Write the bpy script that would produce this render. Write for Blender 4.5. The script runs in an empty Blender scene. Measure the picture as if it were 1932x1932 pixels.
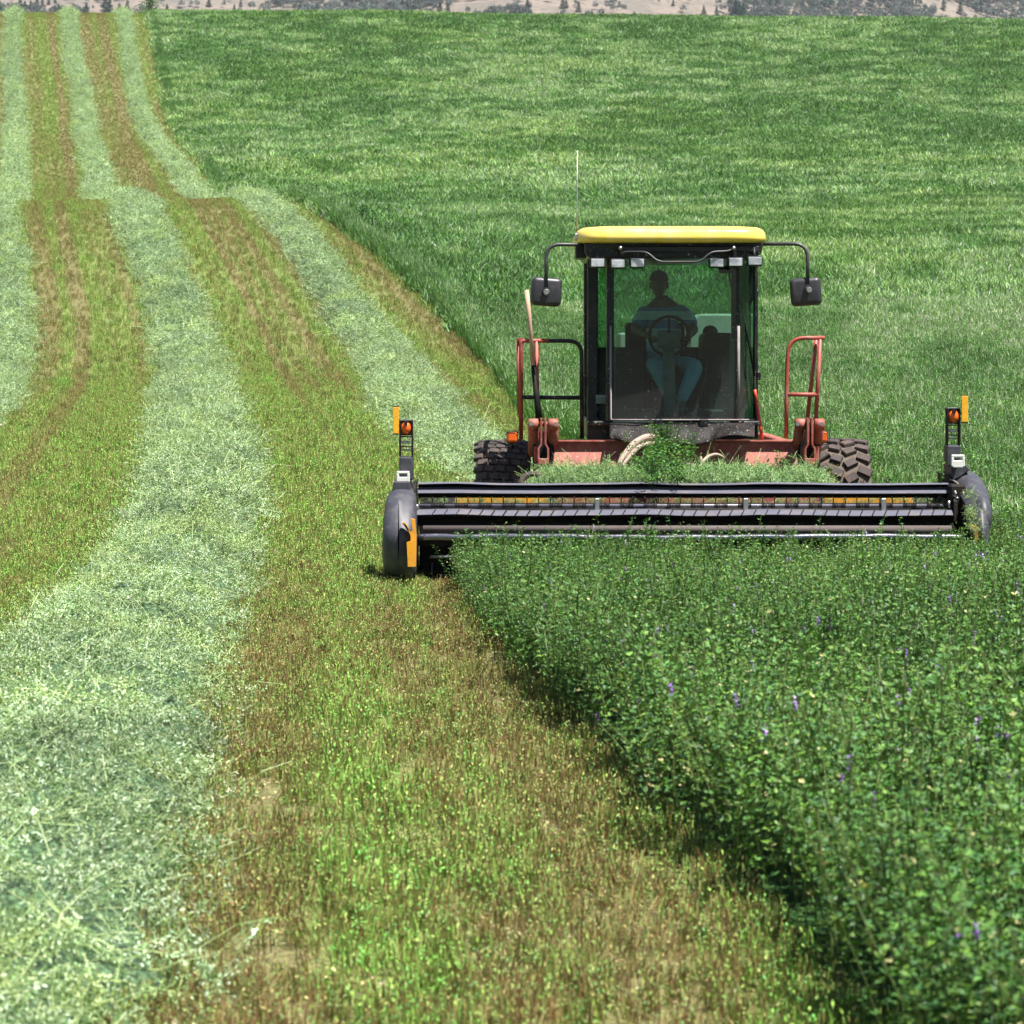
import bpy, bmesh, math, random
import numpy as np
from mathutils import Vector, Matrix, Euler

# ------------------------------------------------------------------ camera, sky, sun, exposure
sc = bpy.context.scene
COL = sc.collection
F = 5452.0          # focal length in pixels of a 1932 px wide frame
VH = 667.0          # image row of the eye-level line
EYE = 1.86

cam_data = bpy.data.cameras.new("camera")
cam = bpy.data.objects.new("camera", cam_data)
COL.objects.link(cam)
cam.location = (0, 0, EYE)
cam.rotation_euler = (math.radians(90), 0, 0)
cam_data.sensor_width = 36
cam_data.lens = 36 * F / 1932
cam_data.shift_y = -(966 - VH) / 1932
cam_data.clip_end = 6000
cam_data.clip_start = 0.5
cam_data.dof.use_dof = True
cam_data.dof.focus_distance = 29
cam_data.dof.aperture_fstop = 8
sc.camera = cam

SUNV = Vector((0.32, -0.27, 1.0)).normalized()
world = bpy.data.worlds.new("World")
sc.world = world
world.use_nodes = True
wn = world.node_tree
sky = wn.nodes.new("ShaderNodeTexSky")
sky.sky_type = 'NISHITA'
sky.sun_disc = False
sky.sun_elevation = math.asin(SUNV.z)
sky.sun_rotation = math.atan2(SUNV.x, SUNV.y)
bg = wn.nodes["Background"]
bg.inputs[1].default_value = 0.05
wn.links.new(sky.outputs[0], bg.inputs[0])

sd = bpy.data.lights.new("sun", 'SUN')
sd.energy = 5.0
sd.angle = math.radians(0.5)
sd.color = (1.0, 0.965, 0.9)
so = bpy.data.objects.new("sun", sd)
COL.objects.link(so)
so.rotation_euler = SUNV.to_track_quat('Z', 'Y').to_euler()
so.location = (20, -30, 60)

vs = sc.view_settings
vs.view_transform = 'Standard'
vs.look = 'None'
vs.exposure = 1.25
vs.gamma = 1.0
sc.cycles.max_bounces = 6
sc.cycles.diffuse_bounces = 1
sc.cycles.glossy_bounces = 3
sc.cycles.transmission_bounces = 4
sc.cycles.transparent_max_bounces = 12
sc.cycles.use_denoising = True
sc.cycles.use_adaptive_sampling = True
sc.cycles.adaptive_threshold = 0.02
sc.cycles.caustics_reflective = False
sc.cycles.caustics_refractive = False

rng = np.random.default_rng(7)
random.seed(7)

# ------------------------------------------------------------------ small helpers
def P(u, v, d):
    return Vector(((u - 966) * d / F, d, EYE - (v - VH) * d / F))

def tag(o, label=None, cat=None, group=None, kind=None):
    if label: o['label'] = label
    if cat: o['category'] = cat
    if group: o['group'] = group
    if kind: o['kind'] = kind
    return o

def empty(name, loc=(0, 0, 0)):
    o = bpy.data.objects.new(name, None)
    COL.objects.link(o)
    o.location = loc
    return o

def hash2(ix, iy, seed):
    h = (ix.astype(np.int64) * 374761393 + iy.astype(np.int64) * 668265263 + seed * 982451653) & 0xffffffff
    h = ((h ^ (h >> 13)) * 1274126177) & 0xffffffff
    h = h ^ (h >> 16)
    return (h & 0xffffff) / float(0xffffff)

def vnoise(x, y, seed=0):
    x = np.asarray(x, float); y = np.asarray(y, float)
    ix = np.floor(x); iy = np.floor(y)
    fx = x - ix; fy = y - iy
    fx = fx * fx * (3 - 2 * fx); fy = fy * fy * (3 - 2 * fy)
    a = hash2(ix, iy, seed); b = hash2(ix + 1, iy, seed)
    c = hash2(ix, iy + 1, seed); d = hash2(ix + 1, iy + 1, seed)
    return (a * (1 - fx) + b * fx) * (1 - fy) + (c * (1 - fx) + d * fx) * fy

def fbm(x, y, seed=0, o=3):
    s = 0; a = .5; t = 0
    for k in range(o):
        s = s + a * vnoise(np.asarray(x) * 2 ** k, np.asarray(y) * 2 ** k, seed + k * 17)
        t += a; a *= .5
    return s / t

def sstep(a, b, x):
    t = np.clip((np.asarray(x, float) - a) / (b - a), 0, 1)
    return t * t * (3 - 2 * t)

def smooth_interp(x, pts):
    xs = np.array([p[0] for p in pts], float); ys = np.array([p[1] for p in pts], float)
    m = np.gradient(ys, xs)
    x = np.clip(np.asarray(x, float), xs[0], xs[-1])
    i = np.clip(np.searchsorted(xs, x) - 1, 0, len(xs) - 2)
    h = xs[i + 1] - xs[i]; t = (x - xs[i]) / h
    return ((2*t**3 - 3*t**2 + 1) * ys[i] + (t**3 - 2*t**2 + t) * h * m[i]
            + (-2*t**3 + 3*t**2) * ys[i+1] + (t**3 - t**2) * h * m[i+1])

# ------------------------------------------------------------------ terrain
ZL = [(-40, 0), (0, 0), (15, 0), (24, 0), (28, .08), (33, .27), (46, .75), (60, 1.55), (67, 2.6), (74.5, 4.15),
      (82.8, 5.62), (88, 6.35), (93, 6.7), (100, 6.85), (112, 7.3), (125, 8.5), (140, 10.2), (150, 11.9),
      (165, 14.2), (180, 17.0), (195, 20.3), (207, 23.1), (216, 25.3), (222, 26.8), (230, 28.6), (240, 29.9),
      (252, 30.2), (280, 28), (330, 22), (420, 12)]
ZR = [(-40, 0), (0, 0), (15, 0), (24, 0), (28, .1), (33, .35), (46, 1.05), (60, 2.15), (74.5, 3.7),
      (88, 5.0), (100, 6.1), (112, 7.3), (125, 8.7), (140, 10.5), (150, 11.9),
      (165, 14.2), (180, 17.0), (195, 20.0), (207, 22.8), (216, 25.0), (222, 26.5), (230, 28.3), (240, 29.7),
      (252, 30.2), (280, 28), (330, 22), (420, 12)]

def gz(x, d):
    x = np.asarray(x, float); d = np.asarray(d, float)
    zl = smooth_interp(d, ZL); zr = smooth_interp(d, ZR)
    cx = -1.5 - 0.02 * (d - 60)
    t = sstep(-5.5, 6.0, x - cx + 1.5)
    z = zl * (1 - t) + zr * t
    z = z - sstep(150, 235, d) * 0.0075 * (x + 22)
    amp = sstep(26, 80, d)
    z = z + amp * 0.35 * (fbm(x / 22.0, d / 30.0, 3, 2) - .5)
    z = z + 0.03 * (fbm(x / 0.9, d / 0.9, 9, 2) - .5) * (1 - amp)
    return z

W2 = [(-10, -.4), (4, -1.45), (8, -1.78), (10.9, -2.0), (16, -2.38), (20.2, -2.68), (23.4, -2.8), (28, -3.1), (33, -3.55), (46, -5.0),
      (60, -6.67), (67, -7.7), (74.5, -9.1), (82.8, -10.65), (88, -11.5), (95, -12.7), (110, -15.3), (125, -17.8), (140, -20.05),
      (165, -24.3), (182, -27.0), (207, -31.4), (229, -35.1), (245, -37.6), (300, -46), (420, -66)]
W3 = [(28, 1.42), (31, .75), (35.5, -.3), (40, -.9), (46, -1.5), (60, -2.66), (67, -3.7), (74.5, -4.95),
      (82.8, -6.5), (95, -8.9), (110, -11.3), (125, -13.6), (140, -15.9), (165, -20.6), (182, -23.5), (207, -27.4), (229, -30.7), (245, -33.2), (300, -41.5), (420, -61)]
W1 = [(-10, -4.6), (8, -5.9), (23.4, -6.9), (33, -7.7), (46, -8.9), (60, -10.7), (74.5, -13.2), (82.8, -14.9), (95, -17), (110, -19.2), (125, -21.6),
      (140, -24.1), (165, -28.4), (182, -31.3), (207, -35.8), (229, -39.5), (245, -42), (300, -50.5), (420, -71)]
EDGE_A = [(-10, 2.5), (4, 1.2), (8, .88), (9.8, .73), (13.8, .30), (20, -.25), (23.4, -.5), (23.6, -.5)]
EDGE_B = [(23.6, 3.72), (28, 3.0), (32, 2.2), (36, 1.3), (41.5, .42), (46, .16), (50, -.02), (60, -.75), (66, -1.4), (74.5, -2.85), (82.8, -4.75),
          (90, -6.4), (95, -7.5), (110, -9.8), (125, -12.3), (141.5, -14.8), (173, -20.2), (206, -25.2), (229, -28.6), (245, -31), (300, -40), (420, -60)]
def edge_x(d):
    d = np.asarray(d, float)
    return np.where(d < 23.45, smooth_interp(d, EDGE_A), smooth_interp(d, EDGE_B))
def w2x(d): return smooth_interp(d, W2)
def w3x(d): return smooth_interp(d, W3)
def w1x(d): return smooth_interp(d, W1)

def streak(x, d):
    """0 = green regrowth, 1 = brown stubble; bands follow the mowing direction"""
    o = np.asarray(x, float) - w2x(d)
    near = np.asarray(d, float)
    s = .36 * vnoise(o / .45 + 50, near / 60.0, 21) + .52 * vnoise(o / .2 + 9, near / 70.0, 22) + .18 * vnoise(o / 1.2, near / 9., 23)
    s = (s - .5) * 2.7 + .5
    band = np.exp(-((o - 2.05) / .55) ** 2) * .2 + np.exp(-((o - 1.25) / .3) ** 2) * .15 + np.exp(-((o + 1.4) / .5) ** 2) * .12
    patch = (fbm(x, near / 2.2, 31, 3) - .5) * .9
    # upper near slope is browner, foot of the slope greener, foreground mixed
    reg = -.18 + .20 * sstep(40, 66, near) * (1 - sstep(78, 90, near) * .3) - .22 * sstep(22, 30, near) * (1 - sstep(42, 56, near)) + .06 * (1 - sstep(15, 21, near)) + .12 * sstep(120, 150, near) * np.exp(-((o - 2.6) / .9) ** 2)
    return np.clip(s * (.5 + .1 * sstep(16, 26, near)) + .16 + band + patch * (.62 - .42 * sstep(18, 32, near)) + reg, 0, 1)

# ------------------------------------------------------------------ materials
def nodemat(name):
    m = bpy.data.materials.new(name)
    m.use_nodes = True
    return m, m.node_tree.nodes, m.node_tree.links

def mixc(nt, fac, a, b):
    n = nt.nodes.new("ShaderNodeMix"); n.data_type = 'RGBA'
    for sock, val in ((n.inputs[0], fac), (n.inputs[6], a), (n.inputs[7], b)):
        if hasattr(val, 'is_output') or isinstance(val, bpy.types.NodeSocket): nt.links.new(val, sock)
        elif isinstance(val, (int, float)): sock.default_value = val
        else: sock.default_value = (*val, 1)
    return n.outputs[2]

def noise(nt, scale, detail=4, rough=.55, vec=None, dist=0):
    n = nt.nodes.new("ShaderNodeTexNoise")
    n.inputs['Scale'].default_value = scale; n.inputs['Detail'].default_value = detail
    n.inputs['Roughness'].default_value = rough; n.inputs['Distortion'].default_value = dist
    if vec is not None: nt.links.new(vec, n.inputs['Vector'])
    return n.outputs[0]

def ramp(nt, fac, a, b):
    n = nt.nodes.new("ShaderNodeMapRange"); n.interpolation_type = 'SMOOTHSTEP'
    n.inputs[1].default_value = a; n.inputs[2].default_value = b
    nt.links.new(fac, n.inputs[0])
    return n.outputs[0]

def texco(nt, which='Object'):
    return nt.nodes.new("ShaderNodeTexCoord").outputs[which]

def worldpos(nt):
    return nt.nodes.new("ShaderNodeNewGeometry").outputs['Position']

def paint(name, col, rough=.45, metal=0.0, dirt=(.22, .17, .11), amount=.35, scale=7., bump=.15, spec=.5, speck=0.0, dlo=.45, dhi=.7):
    m, ns, ls = nodemat(name)
    nt = m.node_tree
    b = ns["Principled BSDF"]
    v = texco(nt)
    n1 = noise(nt, scale, 6, .65, v)
    f = ramp(nt, n1, dlo, dhi)
    mm = ns.new("ShaderNodeMath"); mm.operation = 'MULTIPLY'; mm.inputs[1].default_value = amount
    ls.new(f, mm.inputs[0])
    c = mixc(nt, mm.outputs[0], col, dirt)
    if speck > 0:
        n3 = noise(nt, 60, 2, .5, v)
        c = mixc(nt, ramp(nt, n3, .66, .72), c, (.35, .33, .24))
    ls.new(c, b.inputs['Base Color'])
    b.inputs['Metallic'].default_value = metal
    b.inputs['Specular IOR Level'].default_value = spec
    r = ns.new("ShaderNodeMath"); r.operation = 'MULTIPLY_ADD'; r.inputs[1].default_value = .35; r.inputs[2].default_value = rough
    ls.new(mm.outputs[0], r.inputs[0]); ls.new(r.outputs[0], b.inputs['Roughness'])
    if bump:
        bn = ns.new("ShaderNodeBump"); bn.inputs['Strength'].default_value = bump; bn.inputs['Distance'].default_value = .004
        ls.new(noise(nt, scale * 6, 4, .6, v), bn.inputs['Height']); ls.new(bn.outputs[0], b.inputs['Normal'])
    return m

def leafmat(name, transl=.28, rough=.5, spec=.35, wave=False):
    """leaf colour = colour of the leaf itself (lc) times the plant's own tint"""
    m, ns, ls = nodemat(name)
    nt = m.node_tree
    b = ns["Principled BSDF"]; out = ns["Material Output"]
    a1 = ns.new("ShaderNodeAttribute"); a1.attribute_name = 'lc'
    a2 = ns.new("ShaderNodeAttribute"); a2.attribute_name = 'tint'; a2.attribute_type = 'INSTANCER'
    mul = ns.new("ShaderNodeMix"); mul.data_type = 'RGBA'; mul.blend_type = 'MULTIPLY'; mul.inputs[0].default_value = 1
    ls.new(a1.outputs['Color'], mul.inputs[6]); ls.new(a2.outputs['Color'], mul.inputs[7])
    col = mul.outputs[2]
    ls.new(col, b.inputs['Base Color'])
    b.inputs['Roughness'].default_value = rough
    b.inputs['Specular IOR Level'].default_value = spec
    t = ns.new("ShaderNodeBsdfTranslucent")
    g = ns.new("ShaderNodeMix"); g.data_type = 'RGBA'; g.blend_type = 'MULTIPLY'; g.inputs[0].default_value = 1
    ls.new(col, g.inputs[6]); g.inputs[7].default_value = (1.15, 1.3, .5, 1)
    ls.new(g.outputs[2], t.inputs[0])
    mx = ns.new("ShaderNodeMixShader"); mx.inputs[0].default_value = transl
    ls.new(b.outputs[0], mx.inputs[1]); ls.new(t.outputs[0], mx.inputs[2]); ls.new(mx.outputs[0], out.inputs[0])
    return m

LEAF = leafmat("leaf", .12)
DRY = leafmat("dry_stem", .1, .7, .2)

# ------------------------------------------------------------------ plant sources (kept out of the scene, only instanced)
class PM:
    """collects small faces with a colour each"""
    def __init__(s): s.v = []; s.f = []; s.c = []
    def quad(s, a, b, c, d, col):
        i = len(s.v); s.v += [a, b, c, d]; s.f.append((i, i+1, i+2, i+3)); s.c.append(col)
    def leaf(s, p, dr, up, L, W, col):
        dr = dr.normalized(); side = dr.cross(up)
        if side.length < 1e-4: side = dr.cross(Vector((1, .3, .2)))
        side.normalize(); n = side.cross(dr)
        m = p + dr * L * .55 - n * W * .12; e = p + dr * L
        i = len(s.v)
        s.v += [p, m + side * W * .5 + n * W * .18, e, m - side * W * .5 + n * W * .18]
        s.f += [(i, i+1, i+2), (i, i+2, i+3)]; s.c += [col, tuple(x * 1.06 for x in col)]
    def stem(s, pts, w, col):
        for a, b in zip(pts[:-1], pts[1:]):
            d = (b - a)
            sx = d.cross(Vector((0.3, 1, 0.1))).normalized() * w * .5
            sy = d.cross(Vector((1, .2, 0.1))).normalized() * w * .5
            s.quad(a - sx, a + sx, b + sx, b - sx, col)
            s.quad(a - sy, a + sy, b + sy, b - sy, col)
    def blade(s, p, dr, bend, L, W, col, n=3):
        side = dr.cross(Vector((0, 0, 1)) if abs(dr.z) < .9 else Vector((random.uniform(-1, 1), random.uniform(-1, 1), 0.01))).normalized()
        pts = []; q = p.copy(); dd = dr.normalized()
        for k in range(n + 1):
            pts.append(q.copy()); q = q + dd * L / n; dd = (dd + bend / n).normalized()
        for k in range(n):
            w0 = W * (1 - (k / n) ** 1.6); w1 = W * (1 - ((k + 1) / n) ** 1.6)
            s.quad(pts[k] - side * w0 * .5, pts[k] + side * w0 * .5, pts[k+1] + side * w1 * .5, pts[k+1] - side * w1 * .5, col)
    def build(s, name, mat, smooth=False):
        me = bpy.data.meshes.new(name)
        me.from_pydata([tuple(x) for x in s.v], [], s.f)
        at = me.color_attributes.new('lc', 'FLOAT_COLOR', 'CORNER')
        cols = np.ones((len(me.loops), 4), np.float32)
        k = 0
        for f, c in zip(s.f, s.c):
            for _ in f:
                cols[k, :3] = c[:3]; k += 1
        at.data.foreach_set('color', cols.ravel())
        me.materials.append(mat)
        me.update()
        return me

def rv(s=1.0): return Vector((random.uniform(-s, s), random.uniform(-s, s), random.uniform(-s, s)))
def jit(c, a=.25):
    k = 1 + random.uniform(-a, a); h = random.uniform(-a * .35, a * .35)
    return (max(0, c[0] * (k + h)), c[1] * k, max(0, c[2] * (k - h)))

def alfalfa_into(pm, base, h, lean, leafc, n=15, L=.022, W=.0095, flower=None, stemc=(.12, .17, .05)):
    pts = [base.copy()]; q = base.copy(); dd = (Vector((0, 0, 1)) + lean).normalized()
    for k in range(4):
        q = q + dd * h / 4; dd = (dd + rv(.12) + lean * .25).normalized(); pts.append(q.copy())
    pm.stem(pts, .0035, jit(stemc, .2))
    for k in range(n):
        t = .30 + .70 * ((k + random.random() * .6) / n)
        i = min(3, int(t * 4)); p = pts[i].lerp(pts[i+1], t * 4 - i)
        az = k * 2.4 + random.uniform(-.5, .5)
        o = Vector((math.cos(az), math.sin(az), random.uniform(.1, .9))).normalized()
        pl = random.uniform(.012, .035) * (1.1 - .5 * t)
        b = p + o * pl
        c0 = jit(leafc, .35)
        if random.random() < .35: c0 = (c0[0] * 1.7, c0[1] * 1.35, c0[2] * 1.1)
        elif random.random() < .3: c0 = (c0[0] * .85, c0[1] * .85, c0[2] * 1.35)
        if random.random() < .012: c0 = (.40, .38, .16)
        sc_ = (.75 + .5 * random.random()) * (1.15 - .45 * t)
        for s in (-1, 0, 1):
            ld = (o + Vector((-o.y, o.x, 0)) * s * .9 + Vector((0, 0, random.uniform(-.4, .4)))).normalized()
            pm.leaf(b, ld, Vector((0, 0, 1)) + rv(.5), L * sc_, W * sc_, c0)
    if flower:
        top = pts[-1]
        for k in range(12):
            pm.leaf(top + Vector((0, 0, .003 * k)), rv(1) + Vector((0, 0, .6)), Vector((0, 0, 1)), .012, .008, flower)

SRC = {}
def source(key, meshes):
    c = bpy.data.collections.new("src_" + key)
    for i, me in enumerate(meshes):
        o = bpy.data.objects.new("src_%s_%02d" % (key, i), me)
        c.objects.link(o)
    SRC[key] = (c, len(meshes))

GREEN = (.060, .152, .026)
def mk_alfalfa(k):
    pm = PM()
    for j in range(5):
        b = Vector((random.uniform(-.07, .07), random.uniform(-.07, .07), 0))
        fl = None
        if k == 6 and j < 2: fl = (.20, .10, .34)
        if k == 7 and j < 1: fl = (.36, .26, .50)
        alfalfa_into(pm, b, random.uniform(.34, .5), rv(.22), GREEN, 25, flower=fl)
    return pm.build("alfalfa_plant", LEAF)
source('alfalfa', [mk_alfalfa(k) for k in range(8)])

def mk_grass(k):           # grassy crop clump, ~0.3 m across, pale heads
    pm = PM()
    for j in range(46):
        b = Vector((random.uniform(-.15, .15), random.uniform(-.15, .15), 0))
        L = random.uniform(.32, .52)
        c = jit((.086, .208, .038), .4)
        pm.blade(b, Vector((random.uniform(-.3, .3), random.uniform(-.3, .3), 1)), rv(.5) + Vector((.25, 0, -.15)), L, .008, c, 3)
        if j % 9 == 0:
            hp = b + Vector((random.uniform(-.05, .1), random.uniform(-.05, .05), L * .9))
            pm.blade(hp, Vector((.3, 0, 1)) + rv(.3), rv(.2), .09, .012, jit((.26, .34, .17), .2), 2)
    for j in range(50):
        p = Vector((random.uniform(-.15, .15), random.uniform(-.15, .15), random.uniform(.18, .46)))
        pm.leaf(p, rv(1), Vector((0, 0, 1)) + rv(.5), .028, .013, jit((.090, .225, .042), .3))
    return pm.build("grass_clump", LEAF)
source('grass', [mk_grass(k) for k in range(5)])

def mk_far(k):             # coarse clump ~0.7 m across
    pm = PM()
    for j in range(90):
        b = Vector((random.uniform(-.4, .4), random.uniform(-.4, .4), random.uniform(0, .22)))
        L = random.uniform(.16, .30)
        c = jit((.098, .225, .044), .42)
        if j % 6 == 0: c = jit((.20, .31, .15), .25)
        pm.blade(b, Vector((random.uniform(-.7, .7), random.uniform(-.7, .7), 1)), rv(.8) + Vector((.5, 0, -.3)), L, .028, c, 2)
    return pm.build("crop_clump", LEAF)
source('far', [mk_far(k) for k in range(5)])

def mk_stub(k):            # stubble tuft
    pm = PM()
    for j in range(9):
        b = Vector((random.uniform(-.045, .045), random.uniform(-.045, .045), 0))
        h = random.uniform(.04, .10)
        c = random.choice([(.25, .18, .085), (.23, .14, .07), (.36, .32, .16), (.20, .29, .08), (.28, .35, .12)])
        pm.stem([b, b + Vector((random.uniform(-.02, .02), random.uniform(-.02, .02), h))], .0035, jit(c, .25))
    for j in range(9 + 3 * k):
        p = Vector((random.uniform(-.05, .05), random.uniform(-.05, .05), random.uniform(.01, .085)))
        c = random.choice([(.19, .32, .09), (.26, .36, .11), (.14, .29, .12), (.38, .37, .16)])
        pm.leaf(p, rv(1) + Vector((0, 0, .5)), Vector((0, 0, 1)) + rv(.5), random.uniform(.010, .022), .008, jit(c, .25))
    if k == 3:
        for j in range(4):
            b = Vector((random.uniform(-.04, .04), random.uniform(-.04, .04), 0))
            pm.blade(b, Vector((random.uniform(-.4, .4), random.uniform(-.4, .4), 1)), rv(.5), .11, .005, jit((.24, .34, .08), .2), 2)
    return pm.build("stubble_tuft", DRY)
source('stub', [mk_stub(k) for k in range(4)])

def mk_bits(k):            # litter of dry leaves and stems lying flat
    pm = PM()
    for j in range(10):
        p = Vector((random.uniform(-.08, .08), random.uniform(-.08, .08), random.uniform(.002, .03)))
        c = random.choice([(.55, .50, .22), (.42, .33, .16), (.30, .42, .20), (.5, .4, .28)])
        pm.leaf(p, Vector((random.uniform(-1, 1), random.uniform(-1, 1), random.uniform(-.1, .3))), Vector((0, 0, 1)), random.uniform(.015, .035), .011, jit(c, .2))
    for j in range(2):
        p = Vector((random.uniform(-.08, .08), random.uniform(-.08, .08), .02))
        q = p + Vector((random.uniform(-.08, .08), random.uniform(-.08, .08), .02))
        pm.stem([p, q], .003, jit((.5, .42, .22), .2))
    return pm.build("litter", DRY)
source('bits', [mk_bits(k) for k in range(3)])

def mk_cut(k):             # tangle of cut alfalfa
    pm = PM()
    for j in range(9):
        p = rv(.05); p.z *= .6
        d = Vector((random.uniform(-1, 1), random.uniform(-1, 1), random.uniform(-.35, .45))).normalized()
        q = p + d * random.uniform(.07, .20)
        pm.stem([p, p.lerp(q, .5) + rv(.012), q], .003, jit((.38, .48, .22), .25))
        for t in range(5):
            b = p.lerp(q, random.random())
            c = jit(random.choice([(.19, .33, .13), (.34, .48, .25), (.05, .11, .035), (.50, .61, .42)]), .2)
            for s in range(3):
                pm.leaf(b + rv(.012), rv(1), rv(1) + Vector((0, 0, .8)), random.uniform(.014, .024), .0065, c)
    if k == 4:
        p = rv(.04); pm.stem([p, p + Vector((.16, .1, .05)), p + Vector((.3, .13, .03))], .003, (.5, .62, .3))
    return pm.build("cut_alfalfa", LEAF)
source('cut', [mk_cut(k) for k in range(5)])

# ------------------------------------------------------------------ geometry nodes: instance a source on the mesh's loose points
GN = {}
def gn_group(key):
    if key in GN: return GN[key]
    c, n = SRC[key]
    g = bpy.data.node_groups.new("scatter_" + key, 'GeometryNodeTree')
    g.interface.new_socket("Geometry", in_out='INPUT', socket_type='NodeSocketGeometry')
    g.interface.new_socket("Geometry", in_out='OUTPUT', socket_type='NodeSocketGeometry')
    N = g.nodes
    gi = N.new("NodeGroupInput"); go = N.new("NodeGroupOutput")
    ci = N.new("GeometryNodeCollectionInfo")
    ci.inputs['Collection'].default_value = c
    ci.inputs['Separate Children'].default_value = True
    ci.inputs['Reset Children'].default_value = True
    def attr(nm, t):
        a = N.new("GeometryNodeInputNamedAttribute"); a.data_type = t
        a.inputs['Name'].default_value = nm
        return a.outputs['Attribute']
    cmp_ = N.new("FunctionNodeCompare"); cmp_.data_type = 'FLOAT'; cmp_.operation = 'GREATER_THAN'
    g.links.new(attr('inst', 'FLOAT'), cmp_.inputs[0]); cmp_.inputs[1].default_value = .5
    ip = N.new("GeometryNodeInstanceOnPoints")
    g.links.new(gi.outputs[0], ip.inputs['Points'])
    g.links.new(cmp_.outputs[0], ip.inputs['Selection'])
    g.links.new(ci.outputs[0], ip.inputs['Instance'])
    ip.inputs['Pick Instance'].default_value = True
    g.links.new(attr('idx', 'INT'), ip.inputs['Instance Index'])
    g.links.new(attr('rot', 'FLOAT_VECTOR'), ip.inputs['Rotation'])
    g.links.new(attr('scl', 'FLOAT_VECTOR'), ip.inputs['Scale'])
    j = N.new("GeometryNodeJoinGeometry")
    g.links.new(gi.outputs[0], j.inputs[0]); g.links.new(ip.outputs[0], j.inputs[0])
    g.links.new(j.outputs[0], go.inputs[0])
    GN[key] = g
    return g

def scatter(name, key, pts, rot, scl, tint, idx=None, surf=None, surfmat=None):
    """object with loose points (instanced) plus an optional surface (verts, faces, colours)"""
    n = len(pts)
    sv, sf, scol = surf if surf else (np.zeros((0, 3)), [], None)
    me = bpy.data.meshes.new(name)
    allv = np.concatenate([np.asarray(sv, float).reshape(-1, 3), np.asarray(pts, float).reshape(-1, 3)])
    me.from_pydata(allv.tolist(), [], sf)
    m = len(sv); N = m + n
    if idx is None: idx = rng.integers(0, SRC[key][1], n)
    def fa(nm, t, arr, prop, dim):
        a = me.attributes.new(nm, t, 'POINT')
        full = np.zeros((N, dim) if dim > 1 else N, np.int32 if t == 'INT' else np.float32)
        full[m:] = arr
        a.data.foreach_set(prop, full.ravel())
    fa('inst', 'FLOAT', np.ones(n), 'value', 1)
    fa('idx', 'INT', idx, 'value', 1)
    fa('rot', 'FLOAT_VECTOR', rot, 'vector', 3)
    fa('scl', 'FLOAT_VECTOR', scl, 'vector', 3)
    t4 = np.ones((n, 4)); t4[:, :3] = tint
    a = me.attributes.new('tint', 'FLOAT_COLOR', 'POINT')
    full = np.ones((N, 4), np.float32); full[m:] = t4
    if scol is not None: full[:m, :3] = scol
    a.data.foreach_set('color', full.ravel())
    if surfmat: me.materials.append(surfmat)
    for p in me.polygons: p.use_smooth = True
    o = bpy.data.objects.new(name, me)
    COL.objects.link(o)
    md = o.modifiers.new("scatter", 'NODES'); md.node_group = gn_group(key)
    return o

def rots(n, tilt=.12):
    r = rng.normal(0, tilt, (n, 3)); r[:, 2] = rng.uniform(0, 2 * math.pi, n)
    return r

def in_frame(x, d, m=1.14, a=2.2):
    return np.abs(x) < .1772 * d * m + a

def sample(d0, d1, dens, xmin, xmax, grow=None):
    """random points with uniform density in the trapezoid the lens can see"""
    area = 0; out = []
    edges = np.linspace(d0, d1, max(2, int((d1 - d0) / 2) + 1))
    for a, b in zip(edges[:-1], edges[1:]):
        h = .1772 * b * 1.12 + 1.0 + 1.5 * max(0, 1 - b / 40)
        xa, xb = max(-h, xmin), min(h, xmax)
        if xb <= xa: continue
        k = dens if not callable(dens) else dens((a + b) / 2)
        n = rng.poisson((b - a) * (xb - xa) * k)
        out.append(np.stack([rng.uniform(xa, xb, n), rng.uniform(a, b, n)], 1))
    return np.concatenate(out)

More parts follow.
